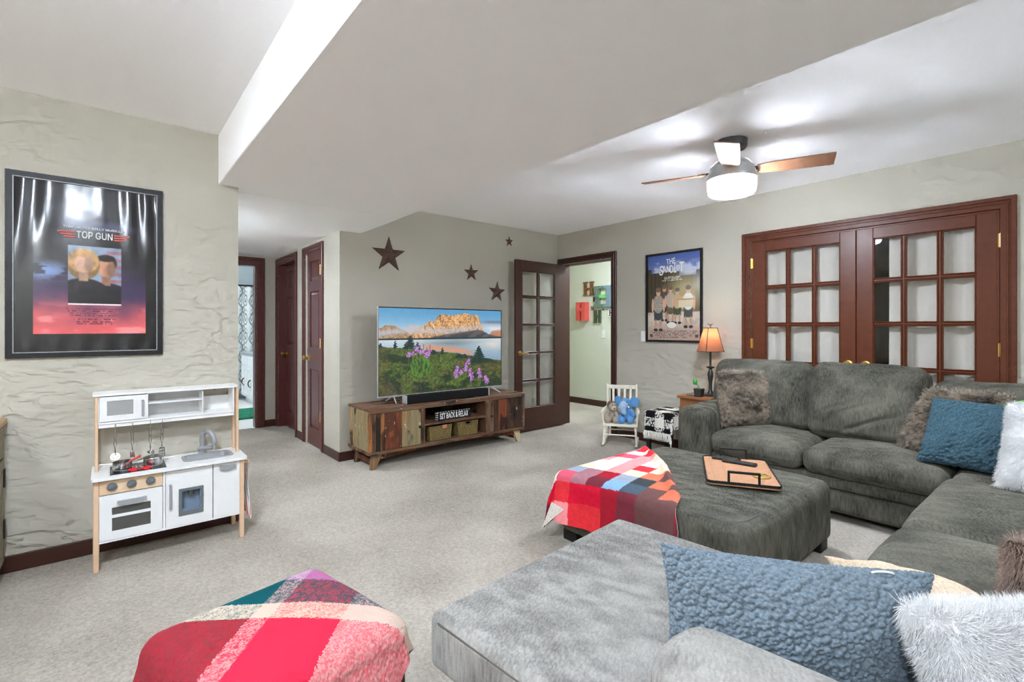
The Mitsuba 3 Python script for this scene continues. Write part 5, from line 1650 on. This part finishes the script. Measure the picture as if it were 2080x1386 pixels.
cp('seat', hull([(s * w, y, z) for s in (-1, 1) for (w, y) in ((.178, -.155), (.155, .145)) for z in (.205, .228)]))
for s in (-1, 1):
    cp('back_post', tube([(s * .148, .135, .225), (s * .158, .205, .61)], [.014, .013], 10), 30)
    cp('leg', tube([(s * .155, -.125, .205), (s * .170, -.165, .028)], [.014, .011], 10), 30)
    cp('leg', tube([(s * .138, .115, .205), (s * .155, .165, .030)], [.014, .011], 10), 30)
    t_ = np.linspace(-.24, .26, 20)
    cp('rocker', tube(np.stack([0 * t_ + s * .168, t_, .013 + .42 * t_ ** 2 * .8], 1), .013, 8, squash=.7), 30)
    cp('armrest', tube([(s * .150, .16, .375), (s * .178, -.02, .365), (s * .186, -.16, .352)], [.012, .015, .016], 8, squash=.6), 30)
    cp('arm_post', tube([(s * .168, -.13, .225), (s * .184, -.145, .352)], .010, 8), 30)
cp('top_rail', box(-.158, .158, .192, .212, .555, .600, .005))
cp('lower_rail', box(-.150, .150, .150, .166, .275, .30, .004))
for x in (-.09, -.03, .03, .09):
    cp('slat', hull([(x + a, .158 + b, z0) for a in (-.012, .012) for b in (-.005, .005) for z0 in (.295,)] + [(x * 1.04 + a, .200 + b, .56) for a in (-.012, .012) for b in (-.005, .005)]))
for y, z in ((-.145, .115), (.14, .115)):
    cp('stretcher', tube([(-.162, y, z), (.162, y, z)], .008, 8), 30)


def plush(key, m, mm_):
    return put(key, move(m, CHR, CHO), mm_, True)


M_PLG = mat('grey_plush', lambda p, n, uv: mix(C(150, 138, 124), C(186, 174, 158), nz(p.x * 200, p.y * 200, p.z * 200)), .95, .05, lambda p, n, uv: nz(p.x * 400, p.y * 400, p.z * 400), .002, sheen=.5)
M_PLD = mat('brown_plush', C(112, 96, 82), .95, .05, sheen=.4)
M_PLB = mat('blue_plush', lambda p, n, uv: mix(C(76, 132, 184), C(120, 168, 212), nz(p.x * 160, p.y * 160, p.z * 160)), .95, .05, lambda p, n, uv: nz(p.x * 400, p.y * 400, p.z * 400), .002, sheen=.5)
M_PLB2 = mat('pale_blue_plush', C(158, 184, 210), .95, .05, sheen=.5)
A = np.array
mk = thing('plush_toy', 'grey plush monkey sitting on the left of the rocking chair', 'plush toy')
plush(mk + '__body', blobs([(A([-.085, .02, .285]), .055, A([-.085, .03, .33]), .045), (A([-.090, .02, .385]), .047, A([-.085, .0, .382]), .045), (A([-.135, -.01, .325]), .022, A([-.15, -.07, .275]), .026), (A([-.045, -.02, .33]), .022, A([-.030, -.07, .285]), .024), (A([-.115, -.02, .258]), .03, A([-.13, -.10, .262]), .033), (A([-.06, -.02, .258]), .03, A([-.045, -.11, .262]), .033)], .010), M_PLG)
plush(mk + '__head_cap', blobs([(A([-.098, .035, .395]), .047, A([-.105, .03, .40]), .045)], .012), M_PLD)
plush(mk + '__muzzle', blobs([(A([-.072, -.04, .378]), .030, A([-.068, -.048, .374]), .027)], .010), mat('muzzle_beige', C(198, 180, 162), .95))
plush(mk + '__nose', trimesh.creation.icosphere(2, .008).apply_translation((-.062, -.078, .380)), M_PLD)
for x in (-.085, -.058):
    plush(mk + '__eye', trimesh.creation.icosphere(2, .0055).apply_translation((x, -.050, .408)), M_BLACK)
el = thing('plush_toy', 'blue plush elephant with big ears sitting on the right of the rocking chair', 'plush toy')
plush(el + '__body', blobs([(A([.065, .03, .29]), .062, A([.06, .05, .36]), .045), (A([.045, .02, .425]), .058, A([.04, .0, .43]), .056), (A([.005, -.03, .30]), .026, A([-.012, -.10, .262]), .034), (A([.10, -.02, .265]), .032, A([.105, -.115, .268]), .036), (A([.02, -.04, .262]), .032, A([.015, -.12, .266]), .034), (A([.11, .0, .345]), .026, A([.135, -.03, .30]), .028)], .010), M_PLB)
plush(el + '__trunk', blobs([(A([.030, -.05, .415]), .046, A([.022, -.075, .395]), .042), (A([.022, -.075, .395]), .040, A([.030, -.085, .352]), .030), (A([.030, -.085, .352]), .030, A([.040, -.082, .34]), .024)], .010), M_PLB2)
for s, x, z in ((-1, -.032, .445), (1, .140, .438)):
    ear = soft((.052 if s > 0 else .036, .012, .056), .0115, 18, (0, .006, 0), .002, 10, 5)
    ee = ear.vertices
    kk = np.sqrt((ee[:, 0] / (.052 if s > 0 else .036)) ** 2 + (ee[:, 2] / .056) ** 2)
    sc = np.where(kk > 1, 1 / np.maximum(kk, 1), 1)
    ear.vertices = np.stack([ee[:, 0] * sc, ee[:, 1], ee[:, 2] * sc], 1)
    plush(el + '__ear', move(ear, rot(Z_, 20 * s) @ rot(Y_, 15 * s), (x, .03, z)), M_PLB)
for s in (-1, 1):
    plush(el + '__tusk', tube(spline([(.040 + s * .042, -.07, .405), (.040 + s * .050, -.09, .395), (.040 + s * .052, -.105, .402)], 10), np.linspace(.009, .004, 10), 8), M_WHITE)
for x in (.018, .066):
    plush(el + '__eye', trimesh.creation.icosphere(2, .006).apply_translation((x, -.060, .452)), M_BLACK)

# ------------------------------------------------------------------ curtains behind the french doors
M_CURT = mat('white_curtain', C(200, 196, 186), .9, .05)


def curtain(label, y0, y1, x, seed):
    n = 90
    yy = np.linspace(y0, y1, n)
    zz = np.linspace(.03, 1.97, 24)
    Y, Zz = np.meshgrid(yy, zz, indexing='ij')
    ph = 7 * meshkit.noise(np.stack([yy * 3 + seed, 0 * yy, 0 * yy], -1))
    xx = x + .016 * np.sin(yy * 27 + ph)
    P = np.stack([np.repeat(xx[:, None], 24, 1) + .004 * np.sin(Zz * 3 + Y * 9), Y, Zz], -1)
    t = thing('curtain', label, 'curtain')
    put(t + '__cloth', grid_mesh(P), M_CURT, True)
    put(t + '__rod', cyl((x, y0 - .005, 1.975), (x, y1 + .005, 1.975), .006, n=8), M_WHITE)


curtain('white folded curtain behind the glass of the french door nearer the lamp', 1.205, 1.955, 4.583, 1)
curtain('white folded curtain behind the french door at the sofa corner, leaving a dark gap', .405, .985, 4.583, 5)

# ------------------------------------------------------------------ bathroom
def scroll_c(p, n, uv):
    s = 3.1
    u, v = p.x * s * 1.9, p.z * s
    uu = dr.abs(u - dr.floor(u) - .5) * 2
    vv = v - dr.floor(v)
    r = dr.sqrt(dr.square(uu - .45) + dr.square((vv - .35) * .9))
    a = dr.atan2(vv - .35, uu - .45)
    sp = dr.sin(r * 30 + a)
    r2 = dr.sqrt(dr.square(uu - .2) + dr.square((vv - .85) * 1.1))
    sp2 = dr.sin(r2 * 26 - dr.atan2(vv - .85, uu - .2))
    k = dr.maximum(sst(.25, .5, sp) * sst(.48, .36, r), sst(.25, .5, sp2) * sst(.32, .22, r2))
    st = sst(.92, .97, dr.sin(u * 6.283 + dr.sin(v * 6.283) * 1.5))
    return mix(C(236, 238, 236), C(112, 124, 126), dr.clip(k + st * .8, 0, 1))


M_SCR = mat('scroll_curtain', scroll_c, .9, .05)
xx = np.linspace(.9, 2.37, 110)
P = np.stack([np.repeat(xx[:, None], 10, 1), 9.34 + .02 * np.sin(np.repeat(xx[:, None], 10, 1) * 36), np.repeat(np.linspace(.12, 1.95, 10)[None], 110, 0)], -1)
sc_ = thing('shower_curtain', 'white shower curtain with grey scroll print in the bathroom', 'shower curtain')
put(sc_ + '__cloth', grid_mesh(P), M_SCR, True)
put(sc_ + '__rod', cyl((-.45, 9.34, 1.965), (2.38, 9.34, 1.965), .014, n=10), M_BLACK)
M_VAN = mat('vanity_white', C(236, 238, 238), .4, .4)
vn_ = thing('vanity', 'white bathroom vanity with grey top and black handles', 'vanity')
put(vn_ + '__body', box(1.74, 2.38, 7.35, 9.22, .10, .80, .004), M_VAN)
put(vn_ + '__toe_kick', box(1.80, 2.38, 7.35, 9.20, 0, .10, 0), M_VAN)
put(vn_ + '__top', box(1.715, 2.39, 7.33, 9.25, .80, .835, .004), mat('vanity_top', C(150, 156, 160), .3, .5))
for a in np.arange(7.37, 9.1, .46):
    put(vn_ + '__drawer', box(1.728, 1.74, a, a + .445, .62, .785, .003), M_VAN)
    for b in (a, a + .225):
        d = put(vn_ + '__door', slab(rect(b, b + .22, .12, .605).difference(rect(b + .04, b + .18, .17, .555)), .012, 'x', 1.728), M_VAN)
        yy = b + .205 if b == a else b + .015
        put(d + '__handle', tube(spline([(1.728, yy, .41), (1.705, yy, .39), (1.705, yy, .31), (1.728, yy, .29)], 12), .005, 6), M_BLACK)
single('bath_rug', rbox(1.12, 1.70, 7.30, 8.15, .0005, .028, .012), mat('green_rug', lambda p, n, uv: mix(C(30, 92, 70), C(64, 140, 110), nz(p.x * 60, p.y * 60)), .95, .05, lambda p, n, uv: nz(p.x * 150, p.y * 150), .004), 'green bath rug on the bathroom floor', 'bath rug', smooth=True)


# ------------------------------------------------------------------ blankets and tray
PAL = dict(m=(104, 34, 46), k=(224, 84, 62), p=(234, 140, 140), r=(212, 44, 52), d=(148, 14, 34), c=(196, 8, 44), b=(96, 62, 60), v=(150, 104, 112), w=(228, 222, 216), o=(198, 104, 76), g=(140, 150, 162), u=(122, 158, 196), n=(62, 78, 92), x=(48, 54, 56), e=(226, 194, 168), s=(206, 84, 104))
ROWS = ['mkprrdmbb', 'dcrccdmbb', 'vwsvmunbo', 'gogvdgxob', 'xoewpeobe', 'gewwpreoe', 'rspwpwepo', 'gwrspewpw', 'owpwrpwes', 'wpgrwewpo', 'rwpseowpr', 'pewrpwgwe']
M_PLAID = 'mat_plaid_cloth'
scene[M_PLAID] = {'type': 'twosided', 'bsdf': {'type': 'bumpmap', 'arbitrary': proc(lambda p, n, uv: fb(p.x * 60, p.y * 60, p.z * 60)), 'scale': .002,
                                               'bsdf': {'type': 'principled', 'base_color': {'type': 'mesh_attribute', 'name': 'vertex_color'}, 'roughness': .75, 'specular': .2, 'sheen': .4}}}


def plaid_cols(a, b):
    i, j = np.floor(a).astype(int), np.floor(b).astype(int)
    tab = np.array([[C(*PAL[ch]) for ch in row] for row in ROWS])
    c = tab[np.clip(i, 0, len(ROWS) - 1), j % 9]
    st = np.sin(a * 60) * (.10 * ((i + j) % 3 == 0))
    return np.clip(c * (1 + st)[:, None] * (.92 + .16 * meshkit.noise(np.c_[a * 9, b * 9, 0 * a]))[:, None], 0, 1)


M_LINING = mat('sherpa_lining', lambda p, n, uv: mix(C(196, 186, 172), C(240, 234, 224), nz(p.x * 220, p.y * 220, p.z * 220)), .95, .05, lambda p, n, uv: nz(p.x * 260, p.y * 260, p.z * 260), .004)
OCX, OCY, HX, HY = (OX0 + OX1) / 2, (OY0 + OY1) / 2, (OX1 - OX0) / 2 + .034, (OY1 - OY0) / 2 + .034
nx_, ny_ = 230, 210
xs = np.linspace(-.27, .93, nx_)
ymin = np.interp(xs, [-.27, -.10, .10, .5, .93], [-.83, -.80, -.73, -.40, .06])
ymax = .20
S_ = np.linspace(0, 1, ny_)
Xg = np.repeat(xs[:, None], ny_, 1)
Yg = ymin[:, None] + (ymax - ymin)[:, None] * S_[None]
flat = np.stack([(OX0 + Xg - OCX).ravel(), (OY1 + Yg - OCY).ravel()], 1)
Dp = drape(flat, HX, HY, .06, OZ + .012, .16, .022, 17)
rise = .020 * (1 - (flat[:, 0] / HX) ** 2).clip(0) * (1 - (flat[:, 1] / HY) ** 2).clip(0)
dd = (Yg - ymin[:, None]).ravel()
roll = .030 * np.exp(-((dd - .03) / .030) ** 2) * np.interp(Xg.ravel(), [.0, .3, .70, .90], [.25, 1, 1, .1])
Dp[:, 2] += rise + roll + .012 * (meshkit.fbm(np.c_[flat * 5, 0 * flat[:, :1]], 3, 5) - .5)
Dp = Dp + np.array([OCX, OCY, 0])
gm = grid_mesh(Dp.reshape(nx_, ny_, 3))
if gm.face_normals[:, 2].mean() < 0:
    gm.faces = gm.faces[:, ::-1]
ca, sa_ = math.cos(math.radians(7)), math.sin(math.radians(7))
pcol = plaid_cols((Xg * ca + Yg * sa_).ravel() / .108 + 2.55, -(-Xg * sa_ + Yg * ca).ravel() / .108 + 1.95)
bk = thing('throw_blanket', 'red, white and grey patchwork check throw draped over the big ottoman', 'blanket')
put(bk + '__cloth', gm, M_PLAID, True, color=pcol)
ln = gm.copy()
ln.vertices = gm.vertices - gm.vertex_normals * .007
ln.faces = ln.faces[:, ::-1]
put(bk + '__lining', ln, M_LINING, True, label='cream sherpa underside')
# turned-up corner showing the lining
tc = []
for k in range(14):
    a = k / 13
    tc.append([(OX0 - .075 - .03 * a, OY1 - .02 + .05 * a + .02 * b - .12 * b * (1 - a), .235 - .16 * a - .015 * b) for b in np.linspace(0, 1, 6)])
put(bk + '__turned_corner', grid_mesh(np.array(tc)), M_LINING, True, label='cream underside of the hanging corner')

# fuzzy red throw on the small ottoman: laid square to the line of sight
B_W = [(232, 222, 206)]


def fuzzy_c(p, n, uv):
    r, w = uv.x, uv.y
    f = nz(p.x * 330 + p.y * 140, p.y * 330 - p.x * 140, p.z * 120)
    f2 = nz(p.x * 130, p.y * 130, p.z * 130)
    jit = (f - .5) * .012
    r, w = r + jit, w + jit
    teal, white, pink, cream, lilac, crim = (mi.Color3f(C(*k)) for k in ((8, 74, 80), (218, 172, 166), (204, 42, 68), (196, 180, 160), (146, 118, 164), (150, 36, 46)))
    warp = dr.select(r < -.705, teal, dr.select(r < -.652, white, dr.select(r < -.46, pink, white)))
    weft = dr.select(w > 1.515, lilac, dr.select(w > 1.375, teal, dr.select(w > 1.30, cream, dr.select(r < -.705, crim, pink))))
    k = sst(.22, .86, 0.6 * f + 0.4 * f2)
    k = 0.72 * k
    k = dr.select((r < -.705) & (w < 1.30), k * .45, dr.select((r > -.46) & (w < 1.30), .25 + .75 * k, k))
    return mix(weft, warp, k) * 0.68


M_FUZZ = mat('fuzzy_throw', fuzzy_c, .95, .05, lambda p, n, uv: nz(p.x * 150 + p.y * 60, p.y * 150 - p.x * 60, p.z * 90), .004, 1e-3, sheen=.8)
nr_, nw_ = 110, 110
rg, wg = np.meshgrid(np.linspace(-1.12, -.215, nr_), np.linspace(.86, 1.68, nw_), indexing='ij')
pxy = rg[..., None] * RGT[:2] + wg[..., None] * FWD[:2]
loc = (pxy.reshape(-1, 2) - SO[:2]) @ SR[:2, :2] - .245
Db = drape(loc, .255, .255, .055, .437, .22, .016, 20, lim=.02)
Db[:, 2] += .010 * (meshkit.fbm(np.c_[loc * 6, 0 * loc[:, :1]], 3, 9) - .5) + .014 * (1 - (loc[:, 0] / .26) ** 2).clip(0) * (1 - (loc[:, 1] / .26) ** 2).clip(0)
Wd = np.c_[(Db[:, :2] + .245) @ SR[:2, :2].T + SO[:2], Db[:, 2]]
gm = grid_mesh(Wd.reshape(nr_, nw_, 3))
if gm.face_normals[:, 2].mean() < 0:
    gm.faces = gm.faces[:, ::-1]
single('throw_blanket', gm, M_FUZZ, 'fuzzy hot pink, cream and teal check throw over the small front ottoman', 'blanket', smooth=True, uv=np.stack([rg.ravel(), wg.ravel()], 1))

# tray with remotes and a coaster
TC, tx_, ty_ = np.array([2.735, 1.278, OZ + .0265]), np.array([.186, -.31, 0]), np.array([-.48, -.25, 0])
TRm = np.stack([tx_ / np.linalg.norm(tx_), ty_ / np.linalg.norm(ty_), [0, 0, 1.0]], 1)
TRm[:, 1] = np.cross([0, 0, 1.0], TRm[:, 0])
onT = lambda m: move(m, TRm, TC)
M_TRAY = mat('tray_wood', wood(1, (186, 140, 108), (146, 102, 74), .5, .5), .45, .35)
ty = thing('tray', 'wooden serving tray with black metal rim and handles on the big ottoman', 'tray')
pl_ = rect(-.178, .178, -.268, .268).buffer(-.03).buffer(.03)
put(ty + '__board', onT(slab(pl_.buffer(-.003), .016, 'z', 0)), M_TRAY)
put(ty + '__rim', onT(slab(pl_.difference(pl_.buffer(-.006)), .013, 'z', .008)), M_BLACK)
for s in (-1, 1):
    y = s * .262
    put(ty + '__handle', onT(cat(box(-.077, -.066, y - .006, y + .006, .012, .078, .001), box(.066, .077, y - .006, y + .006, .012, .078, .001), box(-.077, .077, y - .006, y + .006, .067, .078, .001))), M_BLACK)


def remote(label, x, y, a, L, z, tilt=0):
    t = thing('remote_control', label, 'remote control')
    R = rot(Z_, a) @ rot(X_, tilt)
    put(t + '__body', onT(move(box(-.022, .022, -L / 2, L / 2, 0, .016, .005), R, (x, y, z))), M_BLACK)
    bt = [box(-.013 + .013 * i - .004, -.013 + .013 * i + .004, -L / 2 + .02 + .013 * j, -L / 2 + .028 + .013 * j, .016, .0175, .001) for i in range(3) for j in range(int((L - .04) / .013))]
    put(t + '__buttons', onT(move(cat(*bt), R, (x, y, z))), M_SMOKE, stuff=True)


remote('black remote control on the tray, the one nearer the sofa back', -.045, .205, 76, .16, .0165)
remote('black remote control on the tray, lying in front of the other one', .020, .135, 70, .19, .0165)
co = thing('coaster', 'round gold coaster with dark strokes on the tray', 'coaster')
put(co + '__disc', onT(move(lathe([(.001, 0), (.046, 0), (.048, .004), (.046, .009), (.001, .009)], 36), None, (.105, -.095, .0165))), mat('gold_coaster', C(196, 160, 92), .35, .5, metallic=.5), 30)
put(co + '__strokes', onT(move(cat(*[move(box(-.002, .002, -l / 2, l / 2, .009, .0098, 0), rot(Z_, a), (x, y, 0)) for x, y, l, a in ((-.012, 0, .05, 20), (.004, .004, .045, -50), (.020, .008, .02, 20), (.027, .0, .02, 20), (-.03, -.006, .022, 20))]), None, (.105, -.095, .0165))), M_BLACK)


# ------------------------------------------------------------------ groups of repeats
for stem_, g in (('barn_star', 'rusty barn stars on the television wall'), ('wall_letter', 'letters H on the wall of the next room'), ('toy_utensil', 'utensils hanging on the play kitchen'),
                 ('toy_trivet', 'red toy trivets on the hob'), ('ceiling_light', 'flush ceiling lights'), ('framed_poster', 'framed film posters'), ('basket', 'woven baskets on the lower shelf'),
                 ('fur_cushion', 'faux fur cushions on the sofa'), ('cushion', 'sherpa cushions on the sofa'), ('curtain', 'curtains behind the french doors'), ('remote_control', 'remote controls on the tray'),
                 ('light_switch', 'white light switches'), ('ceiling_hook', 'hooks in the ceiling'), ('plush_toy', 'plush toys on the rocking chair'), ('ottoman', 'ottomans'), ('throw_blanket', 'throws')):
    ks = [k_ for k_ in labels if '__' not in k_ and (k_ == stem_ or (k_.startswith(stem_ + '_') and k_[len(stem_) + 1:].isdigit()))]
    for k_ in ks if len(ks) > 1 else []:
        labels[k_]['group'] = g
